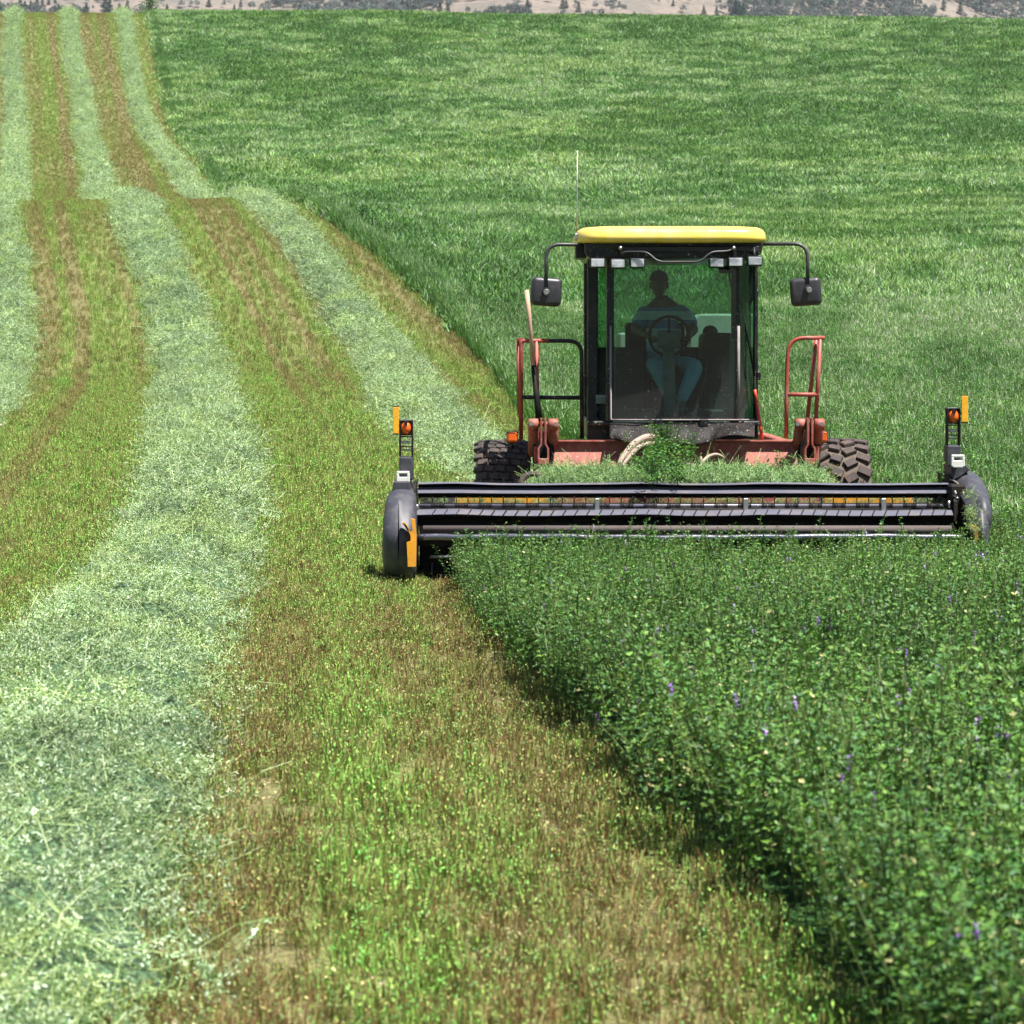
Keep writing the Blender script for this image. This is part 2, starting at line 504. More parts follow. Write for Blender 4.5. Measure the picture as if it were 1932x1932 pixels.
# ------------------------------------------------------------------ ground sheet
def ground():
    ds = np.concatenate([np.linspace(-8, 30, 120)[:-1], np.linspace(30, 130, 170)[:-1], np.linspace(130, 252, 130)[:-1], np.linspace(252, 420, 24)])
    offs = np.concatenate([np.linspace(-380, -30, 16)[:-1], np.linspace(-30, -9, 22)[:-1], np.linspace(-9, 11, 160)[:-1], np.linspace(11, 45, 46)[:-1], np.linspace(45, 100, 24)[:-1], np.linspace(100, 480, 16)])
    D, O = np.meshgrid(ds, offs, indexing='ij')
    X = O + w2x(D)
    Z = gz(X, D)
    nd, no = D.shape
    V = np.stack([X, D, Z], -1).reshape(-1, 3)
    i = np.arange(nd - 1)[:, None] * no + np.arange(no - 1)[None, :]
    Fc = np.stack([i, i + 1, i + no + 1, i + no], -1).reshape(-1, 4)
    me = bpy.data.meshes.new("field_ground")
    me.from_pydata(V.tolist(), [], Fc.tolist())
    a = me.attributes.new('st', 'FLOAT', 'POINT'); a.data.foreach_set('value', streak(X, D).astype(np.float32).ravel())
    a = me.attributes.new('eg', 'FLOAT', 'POINT'); a.data.foreach_set('value', (X - edge_x(D)).astype(np.float32).ravel())
    for p in me.polygons: p.use_smooth = True
    m, ns, ls = nodemat("field_soil"); nt = m.node_tree
    b = ns["Principled BSDF"]; b.inputs['Roughness'].default_value = .9; b.inputs['Specular IOR Level'].default_value = .15
    wp = worldpos(nt)
    st = ns.new("ShaderNodeAttribute"); st.attribute_name = 'st'
    eg = ns.new("ShaderNodeAttribute"); eg.attribute_name = 'eg'
    soil = mixc(nt, ramp(nt, noise(nt, 3.0, 5, .6, wp), .4, .65), (.20, .115, .075), (.40, .28, .20))
    soil = mixc(nt, ramp(nt, noise(nt, 22, 4, .6, wp), .5, .62), soil, (.09, .055, .03))
    grn = mixc(nt, ramp(nt, noise(nt, 30, 4, .6, wp), .4, .6), (.08, .11, .03), (.19, .24, .07))
    brn = mixc(nt, ramp(nt, noise(nt, 26, 4, .6, wp), .42, .6), (.11, .10, .042), (.18, .165, .07))
    cov = mixc(nt, ramp(nt, st.outputs['Fac'], .3, .75), grn, brn)
    cut = mixc(nt, ramp(nt, noise(nt, 9, 6, .7, wp), .60, .74), cov, soil)
    crop = mixc(nt, noise(nt, 4, 4, .6, wp), (.015, .040, .010), (.035, .09, .022))
    ls.new(mixc(nt, ramp(nt, eg.outputs['Fac'], -.02, .12), cut, crop), b.inputs['Base Color'])
    bn = ns.new("ShaderNodeBump"); bn.inputs['Strength'].default_value = .5; bn.inputs['Distance'].default_value = .015
    ls.new(noise(nt, 14, 6, .7, wp), bn.inputs['Height']); ls.new(bn.outputs[0], b.inputs['Normal'])
    me.materials.append(m)
    o = bpy.data.objects.new("field_ground", me); COL.objects.link(o)
    tag(o, "rolling field of bare soil and short growth under the crop and stubble", "ground", kind='structure')
ground()

# ------------------------------------------------------------------ far hills
def hz(x, y):
    z = -30 + (y - 420) * .125
    z = np.where(y < 1300, z, 80 + (y - 1300) * .30)
    r = fbm(np.asarray(x) / 420 + 4, np.asarray(y) / 520, 41, 4)
    z = z + sstep(1100, 1500, y) * (r - .5) * 95 + sstep(1000, 1400, y) * 20 * np.sin(np.asarray(x) / 95 + 1.1)
    return np.minimum(z + sstep(1200, 1400, y) * 6 * fbm(np.asarray(x) / 30, np.asarray(y) / 30, 47, 3), 900)
def hills():
    ys = np.concatenate([np.linspace(400, 1200, 20)[:-1], np.linspace(1200, 2000, 160)[:-1], np.linspace(2000, 3600, 30)])
    xs = np.concatenate([np.linspace(-1500, -480, 20)[:-1], np.linspace(-480, 480, 200)[:-1], np.linspace(480, 1500, 20)])
    Y, X = np.meshgrid(ys, xs, indexing='ij')
    Z = hz(X, Y)
    nd, no = X.shape
    i = np.arange(nd - 1)[:, None] * no + np.arange(no - 1)[None, :]
    Fc = np.stack([i, i + 1, i + no + 1, i + no], -1).reshape(-1, 4)
    me = bpy.data.meshes.new("hills"); me.from_pydata(np.stack([X, Y, Z], -1).reshape(-1, 3).tolist(), [], Fc.tolist())
    for p in me.polygons: p.use_smooth = True
    m, ns, ls = nodemat("dry_hillside"); nt = m.node_tree; b = ns["Principled BSDF"]
    b.inputs['Roughness'].default_value = .95; b.inputs['Specular IOR Level'].default_value = .1
    wp = worldpos(nt)
    c = mixc(nt, ramp(nt, noise(nt, .035, 5, .6, wp), .4, .62), (.21, .17, .14), (.15, .13, .11))
    c = mixc(nt, ramp(nt, noise(nt, .35, 5, .7, wp), .50, .66), c, (.085, .09, .08))
    ls.new(c, b.inputs['Base Color'])
    me.materials.append(m)
    o = bpy.data.objects.new("hills", me); COL.objects.link(o)
    tag(o, "dry tan hillside beyond the field crest", "hills", kind='structure')
hills()
# ------------------------------------------------------------------ standing crop
def crop_tint(x, d):
    """pale patches where seed heads show, stretched by the wind; yellower patches low down"""
    far = sstep(28, 90, d)
    w = .64 * fbm(x / (.9 + .7 * far), d / (1.0 + .6 * far), 51, 4) + .36 * fbm(x / (5. + 6 * far), d / (4. + 8 * far), 52, 3)
    pale = sstep(.49, .585, w) * (.12 + .9 * far)
    dark = sstep(.5, .38, w) * .20
    g = np.ones((len(x), 3))
    g = g * (1 - dark)[:, None]
    pc = np.array([2.25, 1.6, 2.5])
    g = g * (1 - pale)[:, None] + pc * pale[:, None]
    yl = sstep(.55, .7, fbm(x / 9, d / 12, 57, 2)) * far * .22
    g = g * (1 - yl[:, None]) + g * np.array([1.25, 1.12, .6]) * yl[:, None]
    return g * rng.uniform(.72, 1.28, (len(x), 1)) * np.array([1.0, 1.0, 1.0])

def machine_zone(x, d):
    return (d > 23.2) & (d < 30) & (x > -1.3) & (x < 3.95)

def crop_part(d0, d1, dens, key, zs=1.0, spread=1.0, border=0.0, jagged=.07):
    p = sample(d0, d1, dens, -60, 60)
    x, d = p[:, 0], p[:, 1]
    e = edge_x(d) + jagged * (vnoise(d / .5, d * 0, 61) - .3) + border
    k = (x > e) & ~machine_zone(x, d)
    x, d = x[k], d[k]
    n = len(x)
    s = rng.uniform(.8, 1.1, n) * (1 + .28 * sstep(20.5, 14, d)) * zs * (.88 + .3 * fbm(x / .8, d / .8, 66, 3))
    if key == 'alfalfa': s = np.where(rng.random(n) < .07, s * 1.2, s)
    if d0 > 90:   # denser, taller fringe already part of height noise
        pass
    r = rots(n, .1)
    return np.stack([x, d, gz(x, d)], 1), r, np.stack([s * spread, s * spread, s], 1), crop_tint(x, d)

pa = crop_part(6.6, 23.35, 50, 'alfalfa', 1.0)
pb = crop_part(23.35, 46, 42, 'alfalfa', .95)
def cat(*a): return [np.concatenate(z) for z in zip(*a)]
pts, r, s, t = cat(pa, pb)
idx = rng.integers(0, 6, len(pts)); fl = rng.random(len(pts))
idx[fl < .03] = 6; idx[(fl >= .03) & (fl < .10)] = 7
# dense band along the cut face so the wall of the crop reads solid
o = scatter("alfalfa_crop", 'alfalfa', pts, r, s, t, idx)
tag(o, "standing alfalfa with purple flowers in front of and around the mower", "alfalfa crop", kind='stuff')

pa = crop_part(26, 66, 32, 'grass', .95)
dd = rng.uniform(30, 96, 1500); xx = edge_x(dd) + rng.uniform(.02, .4, 1500); sE = rng.uniform(.95, 1.25, 1500) * (.85 + .35 * vnoise(dd / 1.3, dd * 0, 64))
pa = cat(pa, (np.stack([xx, dd, gz(xx, dd)], 1), rots(1500, .1), np.stack([sE, sE, sE], 1), np.ones((1500, 3)) * rng.uniform(.75, 1.1, (1500, 1))))
o = scatter("tall_grass_crop", 'grass', *pa)
tag(o, "tall green grassy crop rippling on the lower slope behind the mower", "crop", kind='stuff')

pa = crop_part(62, 120, lambda d: 9, 'far', .95)
pb = crop_part(120, 252, lambda d: 5.0, 'far', 1.15, 1.25)
pe = []
p = sample(62, 250, 5, -60, 60)
dd = rng.uniform(62, 250, 7000); xx = edge_x(dd) + rng.uniform(.1, .25, 7000) + .12 * (vnoise(dd / .7, dd * 0, 61))
sE = rng.uniform(.8, 1.25, 7000) * (.8 + .6 * vnoise(dd / 2.2, dd * 0, 63))
pe = (np.stack([xx, dd, gz(xx, dd)], 1), rots(7000, .12), np.stack([sE * .4, sE * .4, sE * .85], 1), np.ones((7000, 3)) * rng.uniform(.6, 1.15, (7000, 1)))
o = scatter("hillside_crop", 'far', *cat(pa, pb, pe))
tag(o, "green crop with pale wind waves covering the hillside up to the crest", "crop", kind='stuff')

# ------------------------------------------------------------------ stubble
def row_off(x, d):
    return np.minimum(np.minimum(np.abs(x - w2x(d)), np.abs(x - w1x(d))), np.where(d > 28, np.abs(x - w3x(d)), 9))
def stub_part(d0, d1, dens, zs):
    p = sample(d0, d1, dens, -60, 60)
    x, d = p[:, 0], p[:, 1]
    k = (x < edge_x(d) + .1) & (row_off(x, d) > .45)
    bare = fbm(x / .55, d / 1.1, 71, 3)
    k &= (rng.random(len(x)) > sstep(.64, .78, bare) * .6)
    x, d = x[k], d[k]; n = len(x)
    st = streak(x, d)
    A = np.array([1.02, 1.28, .85]); B = np.array([1.0, .86, .78])
    w = sstep(.22, .78, st + rng.uniform(-.22, .22, n))[:, None]
    t = (A * (1 - w) + B * w) * rng.uniform(.78, 1.2, (n, 1))
    lush = sstep(.62, .75, fbm(x / .8, d / .8, 77, 3))[:, None] * .5
    t = t * (1 - lush) + t * np.array([.8, 1.15, .8]) * lush
    s = rng.uniform(.75, 1.2, n) * zs * (1.1 - .35 * st)
    return np.stack([x, d, gz(x, d)], 1), rots(n, .15), np.stack([s, s, s], 1), t
o = scatter("stubble", 'stub', *cat(stub_part(6.6, 14, 300, 1.0), stub_part(14, 28, 230, 1.0), stub_part(28, 60, 100, 1.2), stub_part(60, 95, 52, 1.5)))
tag(o, "short brown and yellow green mown stubble between the windrows", "stubble", kind='stuff')
o = scatter("hillside_stubble", 'stub', *stub_part(95, 250, 32, 1.7))
tag(o, "striped brown and green stubble on the far hillside", "stubble", kind='stuff')
p = sample(6.6, 40, 14, -60, 60); x, d = p[:, 0], p[:, 1]; k = x < edge_x(d); x, d = x[k], d[k]; n = len(x)
o = scatter("leaf_litter", 'bits', np.stack([x, d, gz(x, d) + .01], 1), rots(n, .1), np.ones((n, 3)) * rng.uniform(.6, 1.1, (n, 1)), np.ones((n, 3)) * rng.uniform(.7, 1.1, (n, 1)))
tag(o, "dry fallen leaves and stalks scattered over the stubble", "litter", kind='stuff')

# ------------------------------------------------------------------ windrows: each a heap of its own
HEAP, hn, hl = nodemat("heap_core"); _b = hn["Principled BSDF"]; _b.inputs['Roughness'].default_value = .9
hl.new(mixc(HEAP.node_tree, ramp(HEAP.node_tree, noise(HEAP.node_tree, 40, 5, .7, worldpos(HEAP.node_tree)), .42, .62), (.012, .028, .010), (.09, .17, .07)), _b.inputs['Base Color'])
def halfw(d, seed):
    return (.72 + .1 * sstep(26, 10, d) - .12 * sstep(100, 130, d)) * (1 + .34 * (fbm(d / 1.7, d * 0 + seed, 81, 3) - .5))
def windrow(wf, d0, d1, seed, label, dens_near=120):
    ds = np.concatenate([np.arange(d0, min(d1, 95), .22), np.arange(max(d0, 95), d1, .6)])
    ts = np.linspace(-1, 1, 21)
    Dg, T = np.meshgrid(ds, ts, indexing='ij')
    def surf_pt(d, t):
        hw = halfw(d, seed + (t > 0) * 5) * (.86 if seed == 11 else 1.0)
        sh = .09 * (fbm(d / 2.1, d * 0, 83 + seed, 2) - .5) * 2
        x = wf(d) + sh + t * hw
        h = (.17 + .20 * (fbm(d / 1.1, t + seed, 85, 3) - .3)) * (1 - np.abs(t) ** 2.4)
        h = h + .20 * (fbm(x / .25, d / .25, 87, 2) - .5) * (1 - np.abs(t) ** 4)
        h = h * (1 + .5 * sstep(60, 120, d))
        return x, gz(x, d) + h - .015
    X, Z = surf_pt(Dg, T)
    nd, no = X.shape
    i = np.arange(nd - 1)[:, None] * no + np.arange(no - 1)[None, :]
    Fc = np.stack([i, i + 1, i + no + 1, i + no], -1).reshape(-1, 4).tolist()
    V = np.stack([X, Dg, Z], -1).reshape(-1, 3)
    segs = []
    for a, b, dens, sc_ in ((d0, 14, dens_near, 1.0), (14, 28, dens_near * .75, 1.0), (28, 60, 80, 1.4), (60, 95, 42, 1.8), (95, 130, 14, 2.4), (130, d1, 13, 2.8)):
        a = max(a, d0); b = min(b, d1)
        if b <= a: continue
        n = int((b - a) * 1.5 * dens)
        dd = rng.uniform(a, b, n); tt = rng.uniform(-1.06, 1.06, n)
        x, z = surf_pt(dd, tt)
        x = x + np.sign(tt) * np.abs(rng.normal(0, .05, n)) * (np.abs(tt) > .85)
        ok = in_frame(x, dd)
        x, z, dd, tt = x[ok], z[ok], dd[ok], tt[ok]; n = len(x)
        s = rng.uniform(.75, 1.2, n) * sc_
        cl = fbm(x / .35, dd / .35, 91, 3)
        tn = (.35 + 1.3 * cl)[:, None] * np.ones((n, 3))
        yel = sstep(.55, .7, fbm(x / .5, dd / .6, 95, 2))[:, None] * .5
        tn = tn * (1 - yel) + tn * np.array([1.1, 1.05, .62]) * yel
        tn *= (1 + .12 * sstep(60, 130, dd))[:, None]
        segs.append((np.stack([x, dd, z + .012 * sc_], 1), rots(n, .55), np.stack([s, s, s * .8], 1), tn))
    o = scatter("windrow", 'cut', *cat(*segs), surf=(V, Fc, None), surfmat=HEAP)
    tag(o, label, "windrow", kind='stuff')
windrow(w2x, 6.2, 248, 3, "widest pale green windrow, running from the foreground left corner up past the mower")
windrow(w3x, 28.5, 248, 11, "windrow trailing up the hill from behind the mower beside the standing crop")
windrow(w1x, 24, 248, 19, "leftmost windrow, mostly cut off by the left edge of the picture")

# loose cut plants ragged along the near windrow
# ------------------------------------------------------------------ shrubs at the crop edge
def mk_bush(seed):
    random.seed(seed)
    pm = PM()
    for j in range(900):
        a = random.uniform(0, 6.28); rr = abs(random.gauss(0, .42)); zz = random.random() ** .8
        p = Vector((math.cos(a) * rr * (1.1 - .5 * zz), math.sin(a) * rr * (1.1 - .5 * zz), zz * .75 * (1 - .35 * rr)))
        pm.leaf(p, rv(1) + Vector((0, 0, .4)), Vector((0, 0, 1)) + rv(.6), .085, .04, jit((.035, .105, .025), .35))
    return pm.build("bush_foliage", MAT_PLAIN)
MAT_PLAIN = leafmat("plain_leaf", .22, .55, .3)
for a in MAT_PLAIN.node_tree.nodes:
    if a.type == 'ATTRIBUTE' and a.attribute_name == 'tint':
        nt = MAT_PLAIN.node_tree
        for l in list(nt.links):
            if l.from_node == a:
                t_ = l.to_socket; nt.links.remove(l); t_.default_value = (1, 1, 1, 1)
        nt.nodes.remove(a)
for i, (u, d, sx, sz, lab) in enumerate([
        (683, 84.5, 1.1, .95, "dark leafy bush at the crop edge on the near rise"),
        (540, 98, 1.9, .8, "low dark bush behind the near rise, left of the taller one"),
        (283, 236, 1.9, 1.9, "small dark bush on the crest at the top of the stubble")]):
    x = (u - 966) * d / F
    o = bpy.data.objects.new("bush", mk_bush(500 + i)); COL.objects.link(o)
    o.location = (x, d, float(gz(x, d)) - .03); o.scale = (sx, sx, sz)
    tag(o, lab, "bush")
random.seed(77)

# ------------------------------------------------------------------ conifers and woodland on the hill
BARK = paint("bark", (.10, .075, .055), .9, bump=0)
def mk_conifer(seed):
    random.seed(seed)
    cr = PM(); tr = bmesh.new()
    H = 1.0
    for k in range(26):
        t = k / 25; z = .12 + t * .88; r0 = .26 * (1 - t) ** .85 + .01
        nb = int(13 * (1 - t) + 4)
        for j in range(nb):
            a = random.uniform(0, 6.28); r1 = r0 * random.uniform(.55, 1.15)
            base = Vector((0, 0, z)); tip = Vector((math.cos(a) * r1, math.sin(a) * r1, z - .05 * random.random()))
            c = jit((.030, .065, .045), .35)
            for q in range(4):
                p = base.lerp(tip, .3 + .23 * q)
                cr.leaf(p + rv(.012), (tip - base).normalized() + rv(.7), Vector((0, 0, 1)) + rv(.4), .075, .04, c)
    me = cr.build("conifer_crown", MAT_PLAIN)
    bmesh.ops.create_cone(tr, segments=8, radius1=.022, radius2=.004, depth=.95, matrix=Matrix.Translation((0, 0, .475)))
    mt = bpy.data.meshes.new("conifer_trunk"); tr.to_mesh(mt); mt.materials.append(BARK)
    return me, mt
protos = []
for s_ in (1, 2, 3):
    cm, tm = mk_conifer(s_ * 13)
    protos.append((cm, tm))
def place_y(u, v):
    """distance on the hill that shows at picture row v"""
    for y in np.arange(1200, 2400, 2.0):
        x = (u - 966) * y / F
        if VH - F * (float(hz(x, y)) - EYE) / y < v: return x, y
    return x, 1500.0
conf = [  # u, base v, height px, label kind
    (0, 30, 26, 0), (30, 24, 22, 1), (38, 20, 26, 1), (47, 22, 22, 1), (58, 16, 18, 1), (70, 12, 20, 1), (80, 9, 16, 1), (92, 6, 14, 1), (104, 3, 12, 1),
    (112, 38, 30, 0), (163, 25, 22, 0), (199, 34, 40, 0), (207, 34, 34, 0), (225, 28, 24, 0), (240, 16, 18, 0), (264, 40, 22, 2), (315, 34, 26, 0), (394, 9, 14, 2),
    (423, 3, 8, 2), (442, 24, 18, 0), (454, 10, 14, 0), (566, 22, 18, 2), (597, 22, 18, 0), (760, 20, 24, 0), (768, 22, 20, 0), (830, 20, 18, 2), (845, 22, 20, 0),
    (995, 18, 22, 0), (1062, 14, 22, 0), (1068, 12, 18, 0), (1033, 36, 14, 0), (1092, 20, 20, 3), (1117, 26, 10, 2), (1192, 36, 10, 2),
    (1270, 8, 12, 0), (1328, 32, 22, 0), (1352, 32, 20, 0), (1388, 34, 36, 1), (1395, 34, 30, 1), (1402, 32, 26, 1), (1660, 6, 14, 0), (1715, 14, 16, 0), (1780, 16, 20, 1), (1812, 24, 24, 1), (1850, 18, 22, 1)]
labs_old = {0: "dark conifer standing alone on the far tan hillside", 1: "dark conifer in a close group on the far hillside",
        2: "small round dark conifer on the far tan slope", 3: "reddish brown dead conifer on the far hillside"}
order = sorted(range(len(conf)), key=lambda i: conf[i][0])
ONES = ['', 'first', 'second', 'third', 'fourth', 'fifth', 'sixth', 'seventh', 'eighth', 'ninth', 'tenth', 'eleventh', 'twelfth', 'thirteenth', 'fourteenth', 'fifteenth', 'sixteenth', 'seventeenth', 'eighteenth', 'nineteenth']
def ordinal(k):
    if k < 20: return ONES[k]
    t_ = {2: 'twent', 3: 'thirt', 4: 'fort'}[k // 10]
    return t_ + 'ieth' if k % 10 == 0 else t_ + 'y-' + ONES[k % 10]
kinds = {0: 'dark pointed conifer', 1: 'dark conifer in a close cluster', 2: 'small round dark conifer', 3: 'reddish brown dead conifer'}
for i, (u, v, h, kd) in enumerate(conf):
    x, y = place_y(u, v + 4)
    cm, tm = protos[i % 3]
    e = empty("conifer", (x, y, float(hz(x, y)) - .3))
    hh = h * y / F * 1.15
    w = hh * (1.5 if kd == 2 else 1.05)
    e.scale = (w, w, hh)
    c = bpy.data.objects.new("crown", cm); COL.objects.link(c); c.parent = e
    t_ = bpy.data.objects.new("trunk", tm); COL.objects.link(t_); t_.parent = e
    tag(e, kinds[kd] + ', ' + ordinal(order.index(i) + 1) + ' from the left on the far hillside', "tree", "conifers on the far hillside")

def mk_scrub(k):
    random.seed(900 + k)
    pm = PM()
    c0 = [(.095, .125, .11), (.060, .085, .070), (.13, .12, .13), (.15, .17, .165)][k]
    for j in range(170):
        a = random.uniform(0, 6.28); rr = random.random() ** .5 * .5; zz = random.random()
        pm.leaf(Vector((math.cos(a) * rr, math.sin(a) * rr, .15 + zz * .85 * (1 - rr * .8))), rv(1), Vector((0, 0, 1)) + rv(.7), .2, .13, jit(c0, .3))
    for j in range(3):
        b = Vector((random.uniform(-.25, .25), random.uniform(-.25, .25), 0)); pm.stem([b, b + Vector((0, 0, .7))], .025, (.55, .55, .52))
    return pm.build("scrub", LEAF)
source('scrub', [mk_scrub(k) for k in range(4)])
n = 46000
x = rng.uniform(-420, 420, n); y = rng.uniform(1380, 2050, n)
m = fbm(x / 60, y / 70, 101, 3)
wood = (m > .60) | ((x > 125) & (fbm(x / 40, y / 40, 105, 2) > .36)) | ((x > -140) & (x < 10) & (m > .42)) | ((x < -225) & (m > .42)) | (rng.random(n) < .07)
x, y = x[wood], y[wood]; n = len(x)
s = rng.uniform(1.6, 4.6, n)
o = scatter("hillside_scrub", 'scrub', np.stack([x, y, hz(x, y) + 1.5], 1), rots(n, .05), np.stack([s, s, s], 1), np.ones((n, 3)) * rng.uniform(.8, 1.2, (n, 1)))
tag(o, "grey green aspen wood and sagebrush covering parts of the far hills", "woodland", kind='stuff')
# ================================================================== the mower
M = {}
M['black'] = paint("black_finish", (.008, .008, .010), .38, spec=.35, dirt=(.10, .08, .06), amount=.3, scale=5, bump=.1, speck=.5)
M['bar'] = paint("reel_bar_steel", (.15, .15, .19), .33, metal=.3, dirt=(.24, .18, .14), amount=.35, scale=4, bump=.1, speck=.5)  # pale tone includes sky reflection on the bats' lit faces
M['chrome'] = paint("worn_front_bar", (.20, .20, .24), .20, metal=.85, dirt=(.10, .09, .09), amount=.5, scale=6, bump=.4)
M['dark'] = paint("dark_steel", (.007, .006, .006), .7, spec=.2, dirt=(.045, .032, .022), amount=.5, scale=8, bump=.2)  # also carries painted shade on the bats and the tool's lower end
M['plastic'] = paint("grey_black_plastic", (.040, .040, .052), .5, dirt=(.15, .13, .12), amount=.3, scale=14, bump=.3)
M['mirror_plastic'] = paint("mirror_plastic", (.028, .026, .032), .42, dirt=(.12, .09, .08), amount=.3, scale=9, bump=.15)
M['red'] = paint("faded_red_paint", (.27, .048, .034), .55, dirt=(.38, .18, .13), amount=.6, scale=9, bump=.25, speck=.2, dlo=.35, dhi=.65)
M['rail'] = paint("faded_rail_paint", (.32, .058, .04), .5, dirt=(.34, .15, .11), amount=.6, scale=12, bump=.1)
M['redbright'] = paint("bright_red_hose", (.60, .04, .02), .45, dirt=(.4, .1, .06), amount=.3, bump=0)
M['yellow'] = paint("yellow_roof", (.90, .62, .10), .26, dirt=(.88, .70, .30), amount=.45, scale=5, bump=.03)
M['orange'] = paint("orange_yellow_panel", (.75, .32, .02), .5, dirt=(.28, .15, .06), amount=.55, scale=10, bump=.1)
M['reflect'] = paint("amber_reflector", (.85, .40, .02), .3, dirt=(.30, .18, .05), amount=.4, scale=30, bump=.1)
M['amber'] = paint("amber_lens", (.75, .12, .012), .18, dirt=(.30, .05, .02), amount=.4, scale=25, bump=.3)
M['rust'] = paint("rusty_roll", (.10, .08, .075), .8, dirt=(.10, .07, .06), amount=.7, scale=14, bump=.5)
M['rubber'] = paint("tyre_rubber", (.026, .022, .023), .75, dirt=(.13, .09, .075), amount=.7, scale=9, bump=.4, dlo=.3, dhi=.7)
M['mud'] = paint("tyre_groove_dirt", (.11, .085, .062), .9, dirt=(.06, .048, .036), amount=.6, scale=12, bump=.4)
M['skirt'] = paint("rubber_skirt", (.010, .008, .009), .6, spec=.2, dirt=(.10, .07, .06), amount=.35, scale=6, bump=.25, speck=.5)
M['white'] = paint("white_plastic", (.72, .72, .66), .45, dirt=(.4, .37, .3), amount=.35, scale=15, bump=.1)
M['steel'] = paint("bare_steel", (.45, .44, .43), .35, metal=.9, dirt=(.2, .16, .12), amount=.4, scale=30)
M['trim'] = paint("dusty_trim", (.24, .20, .19), .6, dirt=(.12, .10, .10), amount=.5, scale=10)
M['hose'] = paint("tan_hose", (.34, .25, .20), .7, dirt=(.20, .15, .12), amount=.5, scale=12)
M['wood'] = paint("worn_wood_handle", (.50, .34, .24), .7, dirt=(.35, .22, .15), amount=.5, scale=12)
M['seatfab'] = paint("seat_fabric", (.018, .018, .022), .9, dirt=(.03, .03, .03))
M['console'] = paint("cab_console", (.012, .012, .014), .6, dirt=(.05, .05, .045), amount=.4)
M['column'] = paint("grey_column", (.20, .20, .19), .6, dirt=(.1, .1, .1), amount=.4)
M['hood'] = paint("dusty_hood", (.42, .44, .40), .6, dirt=(.3, .28, .22), amount=.4)

def glass(name, tint, dust0, dust1, z0, z1, specks=True):
    """tinted pane with real dust on it, thicker towards its lower edge"""
    m, ns, ls = nodemat(name); nt = m.node_tree
    out = ns["Material Output"]; ns.remove(ns["Principled BSDF"])
    tr = ns.new("ShaderNodeBsdfTransparent"); tr.inputs[0].default_value = (*tint, 1)
    gl = ns.new("ShaderNodeBsdfGlossy"); gl.inputs['Roughness'].default_value = .04; gl.inputs[0].default_value = (.9, .95, .95, 1)
    lw = ns.new("ShaderNodeLayerWeight"); lw.inputs[0].default_value = .5
    pw = ns.new("ShaderNodeMath"); pw.operation = 'POWER'; pw.inputs[1].default_value = 5; ls.new(lw.outputs['Facing'], pw.inputs[0])
    fr = ns.new("ShaderNodeMath"); fr.operation = 'MULTIPLY_ADD'; fr.inputs[1].default_value = .8; fr.inputs[2].default_value = .035; ls.new(pw.outputs[0], fr.inputs[0])
    m1 = ns.new("ShaderNodeMixShader"); ls.new(fr.outputs[0], m1.inputs[0]); ls.new(tr.outputs[0], m1.inputs[1]); ls.new(gl.outputs[0], m1.inputs[2])
    df = ns.new("ShaderNodeBsdfDiffuse"); df.inputs[0].default_value = (.36, .37, .36, 1)
    wp = worldpos(nt)
    sx = ns.new("ShaderNodeSeparateXYZ"); ls.new(wp, sx.inputs[0])
    mr = ns.new("ShaderNodeMapRange"); mr.inputs[1].default_value = z1; mr.inputs[2].default_value = z0
    mr.inputs[3].default_value = dust0; mr.inputs[4].default_value = dust1; ls.new(sx.outputs[2], mr.inputs[0])
    mu = ns.new("ShaderNodeMath"); mu.operation = 'MULTIPLY'
    mr2 = ns.new("ShaderNodeMapRange"); mr2.inputs[3].default_value = .55; mr2.inputs[4].default_value = 1.5
    ls.new(noise(nt, 5, 5, .6, wp), mr2.inputs[0]); ls.new(mr2.outputs[0], mu.inputs[1]); ls.new(mr.outputs[0], mu.inputs[0])
    fac = mu.outputs[0]
    if specks:
        ad = ns.new("ShaderNodeMath"); ad.operation = 'ADD'
        mm = ns.new("ShaderNodeMath"); mm.operation = 'MULTIPLY'; mm.inputs[1].default_value = .5
        ls.new(ramp(nt, noise(nt, 75, 1, .5, wp), .71, .76), mm.inputs[0]); ls.new(mm.outputs[0], ad.inputs[1]); ls.new(fac, ad.inputs[0]); fac = ad.outputs[0]
    m2 = ns.new("ShaderNodeMixShader"); ls.new(fac, m2.inputs[0]); ls.new(m1.outputs[0], m2.inputs[1]); ls.new(df.outputs[0], m2.inputs[2])
    ls.new(m2.outputs[0], out.inputs[0])
    return m
M['windshield'] = glass("windshield_glass", (.36, .56, .50), .0, .065, 1.28, 1.95)
M['sideglass'] = glass("side_glass", (.34, .60, .46), .01, .08, 1.28, 2.0)
M['rearglass'] = glass("rear_glass", (.50, .70, .56), .01, .03, 1.9, 2.4, False)
# lamp lens
def lensmat():
    m, ns, ls = nodemat("lamp_lens"); nt = m.node_tree; b = ns["Principled BSDF"]
    v = texco(nt)
    c = mixc(nt, ramp(nt, noise(nt, 12, 3, .5, v), .35, .65), (.34, .35, .40), (.66, .67, .70))
    ls.new(c, b.inputs['Base Color']); b.inputs['Roughness'].default_value = .18; b.inputs['Metallic'].default_value = .35
    w = ns.new("ShaderNodeTexWave"); w.inputs['Scale'].default_value = 30; ls.new(v, w.inputs[0])
    bn = ns.new("ShaderNodeBump"); bn.inputs['Strength'].default_value = .5; bn.inputs['Distance'].default_value = .004
    ls.new(w.outputs[1], bn.inputs['Height']); ls.new(bn.outputs[0], b.inputs['Normal'])
    return m
M['lens'] = lensmat()

def wmat(q):
    return (wmat(q.parent) @ q.matrix_parent_inverse if q.parent else Matrix.Identity(4)) @ q.matrix_basis

